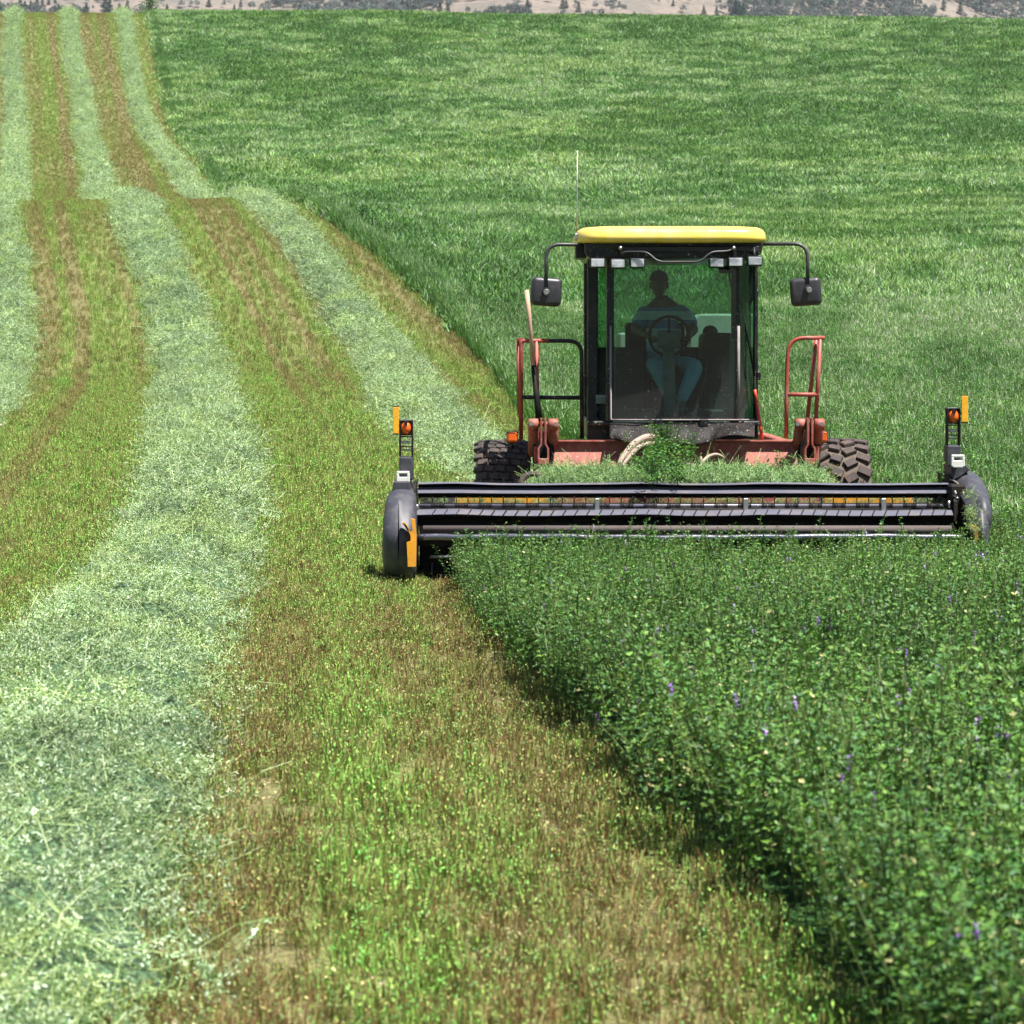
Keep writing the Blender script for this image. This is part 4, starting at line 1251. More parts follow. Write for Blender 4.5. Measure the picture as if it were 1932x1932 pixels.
# ---------------- drive wheels
def wheel(xa, xb, style, yc, R, name):
    w = empty(name); w.parent = mow; w.matrix_parent_inverse = mow.matrix_basis.inverted()
    cx = (xa + xb) / 2; W = xb - xa; zc = R + .02
    b = B(); n = 72
    prof = [(-.42, .58), (-.47, .70), (-.5, .84), (-.485, .915), (-.44, .95), (-.3, .968), (0, .975), (.3, .968), (.44, .95), (.485, .915), (.5, .84), (.47, .70), (.42, .58)]
    rings = []
    for k in range(n):
        a = 2 * math.pi * k / n
        rings.append([b.bm.verts.new((cx + p * W, yc + math.cos(a) * r * R, zc + math.sin(a) * r * R)) for p, r in prof])
    for k in range(n):
        A, C = rings[k], rings[(k + 1) % n]
        for j in range(len(prof) - 1):
            f = b.bm.faces.new((A[j], A[j+1], C[j+1], C[j])); f.smooth = True
            f.material_index = 1 if 3 <= j <= 8 else 0
    def lug(a, x, lx, lt, yaw, h=.045):
        """block on the tread: centre angle a, across-position x, size lx by lt"""
        crown = .975 - .03 * min(1, abs(x) / .45) ** 3
        r = R * crown
        rad = Vector((0, math.cos(a), math.sin(a))); tan = Vector((0, -math.sin(a), math.cos(a))); ax = Vector((1, 0, 0))
        if abs(x) > .36: rad = (rad + ax * math.copysign(.35, x)).normalized()
        ax2 = (ax * math.cos(yaw) + tan * math.sin(yaw)); ax2 = (ax2 - rad * ax2.dot(rad)).normalized(); t2 = rad.cross(ax2)
        o = Vector((cx + x * W, yc, zc)) + Vector((0, math.cos(a), math.sin(a))) * r
        vs_ = []
        for hz_, k_ in ((-.02, 1.0), (h * .7, .97), (h, .86)):
            for sx, st_ in ((-1, -1), (1, -1), (1, 1), (-1, 1)):
                vs_.append(b.bm.verts.new(o + ax2 * sx * lx * W / 2 * k_ + t2 * st_ * lt / 2 * k_ + rad * hz_))
        for l in range(2):
            for q in range(4):
                b.bm.faces.new((vs_[l*4+q], vs_[l*4+(q+1) % 4], vs_[l*4+4+(q+1) % 4], vs_[l*4+4+q]))
        b.bm.faces.new(vs_[8:12])
    if style == 'brick':
        rows = 44
        for k in range(rows):
            for j in range(5):
                x = (-.40 + .2 * j) + (.04 if k % 2 else -.04)
                a = 2 * math.pi * (k + .35 * x) / rows
                lug(a, x + random.uniform(-.004, .004), .185, 2 * math.pi * R / rows * .80, math.radians(8), .022)
    else:
        rows = 22
        for k in range(rows):
            for x, off, yaw, lx in ((-.39, 0, -28, .26), (-.15, .25, 24, .22), (.10, .6, -30, .25), (.36, .15, 26, .27)):
                lug(2 * math.pi * (k + off) / rows, x, lx, 2 * math.pi * R / rows * .52, math.radians(yaw), .034)
    b.out("tyre", ['rubber', 'mud'], w)
    q = B(); prof = [(-.30, .05), (-.30, .3), (-.36, .42), (-.43, .60), (.43, .60), (.36, .42), (.30, .3), (.30, .05)]
    rr = []
    for k in range(32):
        a = 2 * math.pi * k / 32
        rr.append([q.bm.verts.new((cx + p * W, yc + math.cos(a) * r * R, zc + math.sin(a) * r * R)) for p, r in prof])
    for k in range(32):
        for j in range(len(prof) - 1):
            q.bm.faces.new((rr[k][j], rr[k][j+1], rr[(k+1) % 32][j+1], rr[(k+1) % 32][j]))
    q.bm.faces.new([r_[0] for r_ in rr]); q.bm.faces.new([r_[-1] for r_ in rr][::-1])
    q.out("rim", 'yellow', w)
Rw = .525
wy = 26.25
wheel(P(897, 0, wy - .4).x, P(1000, 0, wy - .4).x, 'brick', wy, Rw, "drive_wheel")
wheel(P(1543, 0, wy - .4).x, P(1645, 0, wy - .4).x, 'lug', wy, Rw, "drive_wheel")
B().tube([(P(990, 0, wy).x, wy, Rw), (P(1550, 0, wy).x, wy, Rw)], .11, 16).out("axle", 'dark', mow)

# ================================================================== header
hx0, hx1 = P(787.5, 0, 23.4).x, P(1795, 0, 23.4).x
def Z(v, d): return P(0, v, d).z
reel = sub("reel")
def hbar(name, prof, x0, x1, mats, parent, sag=0, n=40, mi=None):
    """open profile (list of (y, v row)) swept along x, with slight dents"""
    b = B(); rows = []
    for i in range(n + 1):
        x = x0 + (x1 - x0) * i / n
        dent = .006 * (float(vnoise(i * .35, 0, 3)) - .5) * 2 + .004 * math.sin(i * .5)
        rows.append([Vector((x, y + dent * .5, Z(v, y) + dent * (1 if k < len(prof) / 2 else .3))) for k, (y, v) in enumerate(prof)])
    b.grid(rows)
    for k_, f in enumerate(b.bm.faces):
        f.smooth = False
        if mi: f.material_index = mi[k_ % (len(prof) - 1)]
    o = b.out(name, mats, parent)
    md = o.modifiers.new("thickness", 'SOLIDIFY'); md.thickness = .005; md.offset = 0
    return o
# upper bat: sky-lit lip and face painted pale, shaded recess and lower edge dark
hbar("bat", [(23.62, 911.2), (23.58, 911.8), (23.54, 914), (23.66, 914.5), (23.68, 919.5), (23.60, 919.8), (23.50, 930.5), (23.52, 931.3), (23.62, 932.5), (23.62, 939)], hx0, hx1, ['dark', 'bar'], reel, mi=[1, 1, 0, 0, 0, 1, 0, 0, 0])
hbar("bat", [(23.50, 962), (23.38, 963.5), (23.30, 972), (23.31, 974), (23.42, 975), (23.46, 992)], hx0, hx1, ['dark', 'bar'], reel, mi=[1, 1, 0, 0, 0])  # lower bat: lit top faces painted pale, shaded underside painted dark
B().b2((hx0, 23.63, Z(939.5, 23.6)), (hx1, 23.68, Z(931.5, 23.6)), .002).b2((hx0, 23.44, Z(992, 23.45)), (hx1, 23.48, Z(973, 23.45)), .002).b2((hx0, 23.685, Z(920.5, 23.7)), (hx1, 23.70, Z(913.5, 23.7)), .001).out("bat_backing", 'dark', reel)
# tine tube with springs
b = B().tube([(P(780, 0, 23.5).x, 23.52, Z(954, 23.52)), (hx1, 23.52, Z(954, 23.52))], .014, 10)
b.out("tine_tube", 'bar', reel)
sp = B(); sp2 = B()
ntine = 44
step = (hx1 - hx0 - .1) / ntine
for k in range(ntine):
    x = hx0 + .12 + step * k
    t = B().tube([(x, 23.56, Z(937.5, 23.56)), (x, 23.52, Z(951, 23.52))], .0042, 5)
    t.mat(1).tube([(x, 23.56, Z(937.2, 23.56)), (x, 23.56, Z(939.6, 23.56))], .006, 5)
    t.mat(0).tube([(x - .004, 23.285, Z(973, 23.285)), (x + .028, 23.372, Z(961.8, 23.372))], .005, 5)
    sp2.tube([(x, 23.9, Z(903, 23.9)), (x, 23.88, Z(913, 23.9))], .0035, 4)
    t.out("tine", ['dark', 'white'], reel)
    if k % 2 == 0:
        for q in range(9):
            xx = x - .01 + q * (step * 1.15 / 9)
            rr = .021 if q in (0, 1, 2, 6, 7, 8) else .016
            sp.tube([(xx, 23.52, Z(954, 23.52)), (xx + .0075, 23.52, Z(954, 23.52))], rr, 10)
sp.out("spring", 'dark', reel)
o = sp2.out("rear_tines", 'dark', reel, split=False); o['kind'] = 'stuff'
b = B()
for u in (844 - 55, 1129 - 2, 1129 + 279, 1580, 1668):
    pass
for u in (1128, 1408, 1668):
    x = P(u, 0, 23.5).x
    b.b2((x - .025, 23.46, Z(966, 23.5)), (x + .012, 23.64, Z(940, 23.5)), .004)
b.out("reel_spider", 'steel', reel)
b = B()
for u in (1108, 1388, 1640):
    x = P(u, 0, 23.6).x
    b.b2((x - .03, 23.50, Z(1008, 23.5)), (x + .13, 23.72, Z(975, 23.6)), .01)
b.out("reel_arm", 'dark', reel)
B().tube([(hx0, 24.0, .52), (hx1, 24.0, .52)], .10, 16).out("reel_shaft", 'dark', reel)
# loose bits: header frame
b = B(); b.tube([(hx0 + .05, 23.27, Z(999, 23.27)), (hx1 - .02, 23.27, Z(999, 23.27))], .032, 18); b.out("conveyor_roll", 'rust', mow)
b = B(); rows = []
for i in range(61):
    x = P(787, 0, 23.2).x + (P(1834, 0, 23.2).x - P(787, 0, 23.2).x) * i / 60
    dz = .006 * math.sin(i * .9) * float(vnoise(i * .3, 0, 8)) + .004 * math.sin(i * .17)
    rows.append(Vector((x, 23.2 + dz, Z(1014, 23.2) + dz)))
b.tube(rows, .028, 14); b.out("front_bar", 'chrome', mow)
b = B()
b.b2((hx0, 23.3, Z(1030, 23.3)), (P(1830, 0, 23.3).x, 23.42, Z(1016, 23.3)), .005)
b.b2((hx0, 23.9, .12), (hx1, 24.0, .46), .01)          # pan behind
b.b2((hx0, 23.45, .07), (hx1, 23.95, .11), .004)
b.prism([(23.9, .46), (24.15, .50), (24.35, .74), (24.37, .74), (24.17, .49), (23.92, .44)], 'x', hx0, hx1)
b.out("cutter_pan", 'dark', mow)
hz1 = .72
b = B().prism([(24.30, .60), (24.34, .70), (24.42, .72), (25.05, .70), (25.05, .67), (24.46, .69), (24.38, .67), (24.34, .58)], 'x', P(800, 0, 24).x, P(1790, 0, 24).x)
b.out("header_deck", 'red', mow)
# yellow panels seen through the tines
B().b2((P(858, 0, 24.2).x, 24.2, Z(965, 24.2)), (P(1035, 0, 24.2).x, 24.22, Z(937, 24.2)), .003).out("yellow_panel", 'orange', mow)
B().b2((P(1555, 0, 24.2).x, 24.2, Z(965, 24.2)), (P(1722, 0, 24.2).x, 24.22, Z(937, 24.2)), .003).out("yellow_panel", 'orange', mow)
B().b2((P(1050, 0, 24.2).x, 24.21, Z(968, 24.2)), (P(1545, 0, 24.2).x, 24.235, Z(938, 24.2)), .003).out("rusty_panel", 'red', mow)
# left lower corner: skid and knife end
b = B()
b.b2((P(793, 0, 23.5).x, 23.5, .03), (P(850, 0, 23.5).x, 23.85, .30), .01)
b.tube([P(850, 1052, 23.3), P(812, 1052, 23.3), P(810, 1056, 23.3)], .008, 6)
b.out("knife_drive", 'dark', mow)
b = B().tube([P(815, 1062, 23.4), P(815, 1094, 23.4)], .004, 5).tube([P(838, 1062, 23.4), P(838, 1094, 23.4)], .004, 5).tube([P(815, 1095, 23.4), P(838, 1095, 23.4)], .003, 5)
b.tube([P(812, 1051, 23.28), P(856, 1051, 23.28)], .010, 8)
b.b2(P(874, 1033, 23.3), P(882, 1039, 23.3) + Vector((0, .05, 0)), .003)
b.out("skid_bracket", 'bar', mow)

# ---------------- end shields
def shield_from_outline(pts, d0, depth, bulge, mat, name, label=None):
    """rounded hood: outline extruded backwards with a rounded rim"""
    b = B(); n = len(pts)
    c = sum((Vector((p[0], p[1])) for p in pts), Vector((0, 0))) / n
    rings = []
    for s_, y in ((.04, -bulge * 1.25), (.25, -bulge * 1.22), (.5, -bulge * 1.12), (.72, -bulge), (.88, -bulge * .72), (.96, -bulge * .3), (1.0, .02), (1.0, depth * .5), (.985, depth), (.9, depth + .05)):
        vmin = min(p[1] for p in pts); vmax = max(p[1] for p in pts); ring = []
        for p in pts:
            vv = c.y + (p[1] - c.y) * (s_ * .35 + .65); t = (vv - vmin) / (vmax - vmin)
            lean = (.42 * max(0, .55 - t) ** 1.6 / .55 ** 1.6 + .12 * max(0, t - .5) ** 2 / .25) * (1 - min(1, max(0, y) / depth))
            ring.append(b.bm.verts.new(P(c.x + (p[0] - c.x) * s_, vv, d0 + y + lean)))
        rings.append(ring)
    for A, C in zip(rings[:-1], rings[1:]):
        for k in range(n):
            f = b.bm.faces.new((A[k], A[(k+1) % n], C[(k+1) % n], C[k])); f.smooth = True
    b.bm.faces.new(rings[0]); b.bm.faces.new(rings[-1][::-1])
    return b.out(name, mat, mow, label=label)
def catmull(pts, n=4):
    out = []
    m = len(pts)
    for i in range(m):
        p0, p1, p2, p3 = [Vector(pts[(i + k - 1) % m]) for k in range(4)]
        for j in range(n):
            t = j / n
            out.append(.5 * ((2 * p1) + (p2 - p0) * t + (2*p0 - 5*p1 + 4*p2 - p3) * t * t + (-p0 + 3*p1 - 3*p2 + p3) * t ** 3))
    return out
Lp = catmull([(750, 919), (780, 923), (786, 945), (787, 1000), (786, 1060), (780, 1090), (742, 1089), (727, 1074), (722, 1060), (721, 1020), (724, 975), (729, 942), (738, 926)])
shield_from_outline(Lp, 23.15, .95, .12, 'plastic', "end_shield")
B().tube([P(744, 1085, 23.4), P(745, 1097, 23.4), P(752, 1104, 23.4)], .03, 8).out("crop_divider", 'trim', mow)
b = B()
for pts in ([(758, 986), (764, 985), (775, 1010), (778, 1066), (785, 1068), (786, 1010), (783, 980), (776, 978), (779, 1000), (774, 1003), (768, 990)],):
    b.prism([(P(u, v, 23.0).x, P(u, v, 23.0).z) for u, v in pts][::-1], 'y', 22.96, 23.02)
b.prism([(P(u, v, 23.0).x, P(u, v, 23.0).z) for u, v in [(768, 1022), (783, 1018), (784, 1068), (770, 1068)]], 'y', 22.93, 22.958)
b.out("shield_bracket", 'orange', mow)
# right shield: a hood curving over from top left down to the right
def right_shield():
    b = B()
    path = [(1800, 880, 24.3), (1825, 884, 24.15), (1848, 896, 23.95), (1861, 914, 23.7), (1868, 937, 23.45), (1871, 960, 23.25), (1869, 990, 23.15), (1867, 1018, 23.1), (1865, 1070, 23.1)]
    inner = [(1787, 886, 24.1), (1797, 899, 23.9), (1803, 915, 23.7), (1810, 932, 23.5), (1818, 948, 23.3), (1828, 966, 23.15), (1835, 990, 23.05), (1842, 1018, 23.0), (1842, 1070, 23.0)]
    rows = []
    for a, c in zip(path, inner):
        A = P(*a); C = P(*c); row = []
        for k in range(9):
            t = k / 8
            q = C.lerp(A, t); q.y -= .12 * math.sin(math.pi * t); q.z += .03 * math.sin(math.pi * t)
            row.append(q)
        # outer side turns back
        row.append(A + Vector((.012, .12, -.03))); row.append(A + Vector((.0, .5, -.08)))
        rows.append(row)
    # resample along
    b.grid(rows)
    o = b.out("end_shield", 'plastic', mow)
    s1 = o.modifiers.new("smooth", 'SUBSURF'); s1.levels = s1.render_levels = 2
    md = o.modifiers.new("thickness", 'SOLIDIFY'); md.thickness = .012
right_shield()
b = B().ball(P(1851, 975, 23.25), (.085, .20, .17)); b.b2(P(1843, 990, 23.2), P(1868, 1090, 23.2) + Vector((0, .8, 0)), .03, 3); b.out("shield_nose", 'plastic', mow)
b = B().prism([(P(u, v, 23.0).x, P(u, v, 23.0).z) for u, v in [(1826, 988), (1836, 990), (1843, 996), (1840, 1020), (1836, 1024), (1835, 1000), (1829, 996)]][::-1], 'y', 22.9, 22.98)
b.out("shield_bracket", 'orange', mow)
# reel end disc (right) and end plates
b = B(); cR = P(1788, 975, 23.7)
rows = []
for k in range(25):
    a = math.radians(-75 + 165 * k / 24)
    rows.append([Vector((P(1797 + 24 * math.cos(a), 0, 23.5).x, 23.42 + .35 * (1 - math.cos(a)) * .6, Z(957 - 52 * math.sin(a), 23.5))) + Vector((0, dy, 0)) for dy in (-.015, .02, .06)])
b.grid(rows); o = b.out("reel_end_rim", 'trim', mow); md = o.modifiers.new("t", 'SOLIDIFY'); md.thickness = .012
B().prism([(23.5, .38), (23.38, .50), (23.40, .66), (23.52, .78), (23.8, .86), (24.3, .86), (24.4, .4)], 'x', hx1 + .02, hx1 + .05).out("end_plate", 'dark', mow)
B().prism([(23.4, .10), (23.35, .50), (23.45, .74), (23.8, .80), (24.3, .80), (24.4, .1)], 'x', hx0 - .05, hx0 - .02).out("end_plate", 'dark', mow)
b = B().b2((hx1 - .01, 23.45, Z(1005, 23.5)), (P(1818, 0, 23.6).x, 23.9, Z(912, 23.6)), .02); b.out("reel_drive", 'dark', mow)
b = B()
for u, v in ((1803, 931), (1806, 940), (1802, 928), (1795, 990), (1798, 990)): b.ball(P(u, v, 23.42), (.012, .012, .012), 8, 6)
b.tube([P(1790, 945, 23.45), P(1792, 958, 23.45)], .012, 8); b.tube([P(778, 957, 23.45), P(790, 955, 23.45)], .02, 8)
b.out("bolts", 'steel', mow)
# ---------------- marker posts with amber lights
def marker(cu, top, light, refl, box, handle, side):
    d = 23.6; root = sub("marker_post")
    f = B(); u0, u1 = cu - 13, cu + 13
    for u in (u0, u1 - 3): f.b2(P(u, top, d), P(u + 3.2, box[0], d) + Vector((0, .09, 0)), .004)
    for v in (top, light[1] + 15, light[1] + 34): f.b2(P(u0 + 3, v, d) + Vector((0, .01, 0)), P(u1 - 3, v + 2.2, d) + Vector((0, .08, 0)), .002)
    f.out("ladder_frame", 'dark', root)
    B().b2(P(u0 + 1, top - 1, d) + Vector((0, .03, 0)), P(u1 - 1, light[1] + 14, d) + Vector((0, .10, 0)), .01).out("lamp_housing", 'plastic', root)
    lens = B(); c = P(light[0], light[1], d)
    lens.ball(c + Vector((0, .03, 0)), (.046, .045, .054), 20, 14)
    lens.out("lens", 'amber', root)
    B().b2(P(light[0] - 3, light[1] - 13, d) + Vector((0, -.025, 0)), P(light[0] + 3, light[1] - 7, d) + Vector((0, .02, 0)), .003).out("lens_clip", 'dark', root)
    f = B(); f.b2(P(u0 + 5, light[1] + 24, d) + Vector((0, .03, 0)), P(u1 - 5, light[1] + 29, d) + Vector((0, .06, 0)), .003)
    f.b2(P(u0 + 5, light[1] + 40, d) + Vector((0, .06, 0)), P(u1 - 6, light[1] + 43, d) + Vector((0, .16, 0)), .003)
    f.out("bracket", 'steel', root)
    B().b2(P(u0, box[0], d), P(u1 + .5, box[1], d) + Vector((0, .17, 0)), .012, 2).out("post_base", 'plastic', root)
    # white loop handle
    h = B(); hu0, hu1, hv0, hv1 = handle
    W_ = P(hu1, 0, d).x - P(hu0, 0, d).x
    h.b2(P(hu0, hv0 + 4, d - .05), P(hu0 + 5, hv1, d - .05) + Vector((0, .03, 0)), .004); h.b2(P(hu1 - 5, hv0 + 4, d - .05), P(hu1, hv1, d - .05) + Vector((0, .03, 0)), .004)
    h.b2(P(hu0 + .5, hv0, d - .05), P(hu1 - .5, hv0 + 5, d - .05) + Vector((0, .03, 0)), .007, 2); h.b2(P(hu0 + 3, hv0 + 11, d - .05), P(hu1 - 3, hv1 + 2, d - .05) + Vector((0, .03, 0)), .004)
    h.out("latch_handle", 'white', root)
    r = B(); r.b2(P(refl[0], refl[1], d), P(refl[2], refl[3], d) + Vector((0, .012, 0)), .002); r.out("reflector", 'reflect', root)
    r = B(); r.b2(P(refl[0], refl[1] - 2, d) + Vector((0, .002, 0)), P(refl[2], refl[1], d) + Vector((0, .016, 0)), .001)
    r.b2(P(refl[0], refl[3], d) + Vector((0, .002, 0)), P(refl[2], refl[3] + 2, d) + Vector((0, .016, 0)), .001)
    r.b2(P(min(refl[0], cu), light[1] - 7, d) + Vector((0, .02, 0)), P(max(refl[2] - 2, cu), light[1] - 4, d) + Vector((0, .035, 0)), .002)
    r.out("reflector_clip", 'dark', root)
marker(766, 793, (766, 808), (741.5, 768, 752.5, 818), (862, 906), (748, 773, 889, 909), -1)
marker(1799.5, 770, (1800, 786), (1814.6, 747, 1826.4, 796), (840, 880), (1795, 1820.5, 858, 880), 1)
# neck between base and right shield
B().prism([(P(u, v, 24.0).x, P(u, v, 24.0).z) for u, v in [(1786, 874), (1812, 872), (1822, 884), (1800, 900), (1787, 905)]], 'y', 23.75, 24.2, .01).out("shield_neck", 'plastic', mow)
B().prism([(P(u, v, 23.9).x, P(u, v, 23.9).z) for u, v in [(747, 904), (776, 904), (780, 926), (744, 926)]], 'y', 23.45, 24.0, .01).out("shield_neck", 'plastic', mow)
# dark ring (idler) peeking over the reel by the left tyre, hoses
b = B(); c = P(1006, 912, 24.6); rg = []
for k in range(25):
    a = math.pi * 2 * k / 24; rg.append(c + Vector((math.cos(a) * .10, math.sin(a) * .03, math.sin(a) * .08)))
b.tube(rg, .026, 10, caps=False).out("idler_ring", 'rubber', mow)
b = B()
b.tube(bend([P(1160, 893, 24.75), P(1172, 868, 24.85), P(1196, 836, 25.0), P(1218, 824, 25.1), P(1240, 826, 25.25)], .2, 8), [.012 + .018 * min(1, k / 8) for k in range(len(bend([P(0,0,1)]*0 + [P(1160, 893, 24.75), P(1172, 868, 24.85), P(1196, 836, 25.0), P(1218, 824, 25.1), P(1240, 826, 25.25)], .2, 8)))], 10)
b.tube(bend([P(1166, 888, 24.8), P(1186, 862, 24.9), P(1208, 840, 25.02), P(1250, 834, 25.2)], .2, 8), .022, 10)
b.out("hose", 'hose', mow)
b = B().tube(bend([P(1322, 862, 25.0), P(1326, 878, 24.95), P(1316, 880, 24.95), P(1290, 874, 25.1)], .08, 6), .011, 8)
b.tube(bend([P(1322, 876, 24.95), P(1334, 862, 25.1), P(1350, 856, 25.15), P(1364, 862, 25.2), P(1366, 876, 25.3)], .1, 6), .014, 8)
b.out("hose", 'hose', mow)
B().tube([P(1252, 843, 25.15), P(1282, 843, 25.15)], .035, 14).out("centre_cylinder", 'dark', mow)

# ================================================================== long-handled tool propped on the left rail
tool = empty("long_handled_fork", P(1018, 795, 25.5))
tag(tool, "long wooden tool handle leaning upright on the left red railing", "hand tool")
def prt(b, name, mat, par):
    return b.out(name, mat, par)
prt(B().tube([P(993.6, 547, 25.62), P(999, 600, 25.62), P(1006, 690, 25.62)], [.021, .019, .019], 10), "handle", 'wood', tool)
prt(B().tube([P(1006, 690, 25.62), P(1012, 745, 25.55), P(1018, 795, 25.5)], [.020, .026, .030], 10), "shaded_end", 'dark', tool)  # thicker lower end; roof shade on it is put into the dark colour

# ================================================================== driver
def skinmesh(verts, edges, radii, sub=2, root=0):
    me = bpy.data.meshes.new("tmp"); me.from_pydata([tuple(v) for v in verts], edges, [])
    o = bpy.data.objects.new("tmp", me); COL.objects.link(o)
    sk = o.modifiers.new("s", 'SKIN'); 
    for i, r in enumerate(radii):
        rr = r if isinstance(r, (tuple, list)) else (r, r)
        me.skin_vertices[0].data[i].radius = rr
    me.skin_vertices[0].data[root].use_root = True
    sb = o.modifiers.new("b", 'SUBSURF'); sb.levels = sb.render_levels = sub
    dg = bpy.context.evaluated_depsgraph_get(); dg.update()
    out = bpy.data.meshes.new_from_object(o.evaluated_get(dg))
    bpy.data.objects.remove(o)
    return out
def join_meshes(name, meshes, mats, parent):
    bm = bmesh.new()
    for me in meshes: bm.from_mesh(me)
    for f in bm.faces: f.smooth = True; f.material_index = 0
    out = bpy.data.meshes.new(name); bm.to_mesh(out); bm.free()
    for m in mats: out.materials.append(m)
    o = bpy.data.objects.new(name, out); COL.objects.link(o)
    if parent: 
        o.parent = parent; o.matrix_parent_inverse = parent.matrix_basis.inverted()
    return o
SKIN = paint("skin", (.22, .12, .08), .6, dirt=(.18, .09, .06), bump=0)
JEANS = paint("jeans", (.32, .52, .70), .85, dirt=(.16, .26, .36), amount=.5, scale=14, bump=.1)
CAP = paint("cap_cloth", (.02, .02, .022), .85, bump=0)
def shirt_mat():
    m, ns, ls = nodemat("striped_shirt"); nt = m.node_tree; b = ns["Principled BSDF"]
    sx = ns.new("ShaderNodeSeparateXYZ"); ls.new(worldpos(nt), sx.inputs[0])
    def band(z0, z1):
        a = ns.new("ShaderNodeMath"); a.operation = 'COMPARE'; a.inputs[1].default_value = (z0 + z1) / 2; a.inputs[2].default_value = (z1 - z0) / 2
        ls.new(sx.outputs[2], a.inputs[0]); return a.outputs[0]
    c = mixc(nt, band(2.09, 2.17), (.78, .86, .90), (.10, .28, .52))
    c = mixc(nt, band(2.25, 2.5), c, (.14, .34, .56))
    ls.new(c, b.inputs['Base Color']); b.inputs['Roughness'].default_value = .9
    return m
SHIRT = shirt_mat()
drv = empty("person", P(1262, 690, 26.5))
tag(drv, "seated driver in dark cap, striped blue shirt and jeans steering behind the windscreen", "person")
# joints
hipc = P(1252, 690, 26.62); che = P(1252, 616, 26.66); neck = P(1249, 576, 26.68); headc = P(1243, 536, 26.63)
shL, shR = P(1216, 592, 26.66), P(1292, 592, 26.66)
elL, elR = P(1196, 622, 26.55), P(1310, 622, 26.5)
haL, haR = P(1224, 634, 26.22), P(1298, 636, 26.12)
kL, kR = P(1236, 688, 26.12), P(1314, 690, 26.12)
aL, aR = P(1268, 762, 26.02), P(1282, 768, 25.98)
tL, tR = P(1262, 772, 25.86), P(1290, 776, 25.84)
hL, hR = hipc + Vector((-.10, 0, 0)), hipc + Vector((.10, 0, 0))
body = skinmesh([hipc, che, neck, neck + Vector((-.005, -.01, .10)), shL, elL, haL, shR, elR, haR, hL, kL, aL, tL, hR, kR, aR, tR],
    [(0, 1), (1, 2), (2, 3), (2, 4), (4, 5), (5, 6), (2, 7), (7, 8), (8, 9), (0, 10), (10, 11), (11, 12), (12, 13), (0, 14), (14, 15), (15, 16), (16, 17)],
    [(.14, .11), (.15, .11), .066, .062, .06, .045, .03, .06, .045, .03, .085, .06, .042, .04, .085, .06, .042, .04])
hb = bmesh.new()
bmesh.ops.create_uvsphere(hb, u_segments=20, v_segments=16, radius=1)
for v_ in hb.verts:
    x, y, z = v_.co
    w = 1 - .18 * max(0, -z)
    v_.co = Vector((x * .078 * w, y * .098 * (1 if y > 0 else .95), z * .122))
for cc, s_ in (((0, -.100, -.015), (.014, .02, .026)), ((-.080, 0, -.012), (.012, .02, .033)), ((.080, 0, -.012), (.012, .02, .033)), ((0, -.088, -.062), (.028, .010, .007)), ((-.03, -.088, .012), (.014, .008, .008)), ((.03, -.088, .012), (.014, .008, .008))):
    bmesh.ops.create_uvsphere(hb, u_segments=10, v_segments=8, radius=1, matrix=Matrix.Translation(cc) @ Matrix.Diagonal((*s_, 1)))
bmesh.ops.transform(hb, matrix=Matrix.Translation(headc) @ Euler((math.radians(6), 0, math.radians(-12))).to_matrix().to_4x4(), verts=hb.verts)
headm = bpy.data.meshes.new("h"); hb.to_mesh(headm); hb.free()
fing = []
for ha, el, sg in ((haL, elL, 1), (haR, elR, -1)):
    d0 = (ha - el).normalized(); sd0 = d0.cross(Vector((0, 0, 1))).normalized()
    V_ = [ha, ha + d0 * .05]; E_ = [(0, 1)]; R_ = [(.032, .02), (.04, .018)]
    fing.append(skinmesh(V_, E_, R_, 1))
    for k, (off, L_) in enumerate(((-.030, .062), (-.010, .072), (.010, .070), (.029, .055), (-.045 * sg, .05))):
        s0 = ha + d0 * (.055 if k < 4 else .01) + sd0 * off
        dd_ = d0 if k < 4 else (d0 + sd0 * (-.9 * sg)).normalized()
        dn = Vector((0, 0, -1))
        p1 = s0 + dd_ * L_ * .45 + dn * .01; p2 = p1 + (dd_ * .5 + dn).normalized() * L_ * .35; p3 = p2 + (dn - dd_ * .4).normalized() * L_ * .25
        fing.append(skinmesh([s0, p1, p2, p3], [(0, 1), (1, 2), (2, 3)], [.009, .0085, .008, .007], 1))
join_meshes("body", [body, headm] + fing, [SKIN], drv)
sh = skinmesh([hipc + Vector((0, 0, .02)), che, neck + Vector((0, 0, -.045)), shL, shL.lerp(elL, .85), shR, shR.lerp(elR, .85)],
    [(0, 1), (1, 2), (2, 3), (3, 4), (2, 5), (5, 6)], [(.17, .13), (.18, .13), (.09, .085), .085, .068, .085, .068])
join_meshes("shirt", [sh], [SHIRT], drv)
jn = skinmesh([hipc, hL, kL, aL + Vector((0, 0, .03)), hR, kR, aR + Vector((0, 0, .03))], [(0, 1), (1, 2), (2, 3), (0, 4), (4, 5), (5, 6)], [(.16, .13), .10, .082, .058, .10, .085, .058])
join_meshes("jeans", [jn], [JEANS], drv)
cb = B(); cb.ball(headc + Vector((0, .008, .045)), (.086, .104, .086), 20, 14)
for v_ in cb.bm.verts:
    if v_.co.z < headc.z + .03: v_.co.z = headc.z + .03
br = []
for i in range(7):
    a = math.radians(-60 + 20 * i); br.append([headc + Vector((-.018 + math.sin(a) * .075 * r_, -.07 - math.cos(a) * .075 * r_ * r_ * 1.0, .04 - .012 * r_)) for r_ in (.9, 1.1, 1.3)])
cb.grid(br)
o = cb.out("cap", [CAP], drv)
for sole, nm in ((tL, 'shoe'), (tR, 'shoe')):
    B().ball(sole + Vector((0, .05, -.005)), (.05, .13, .045)).out(nm, [paint("shoe_leather", (.30, .24, .17), .7)], drv)

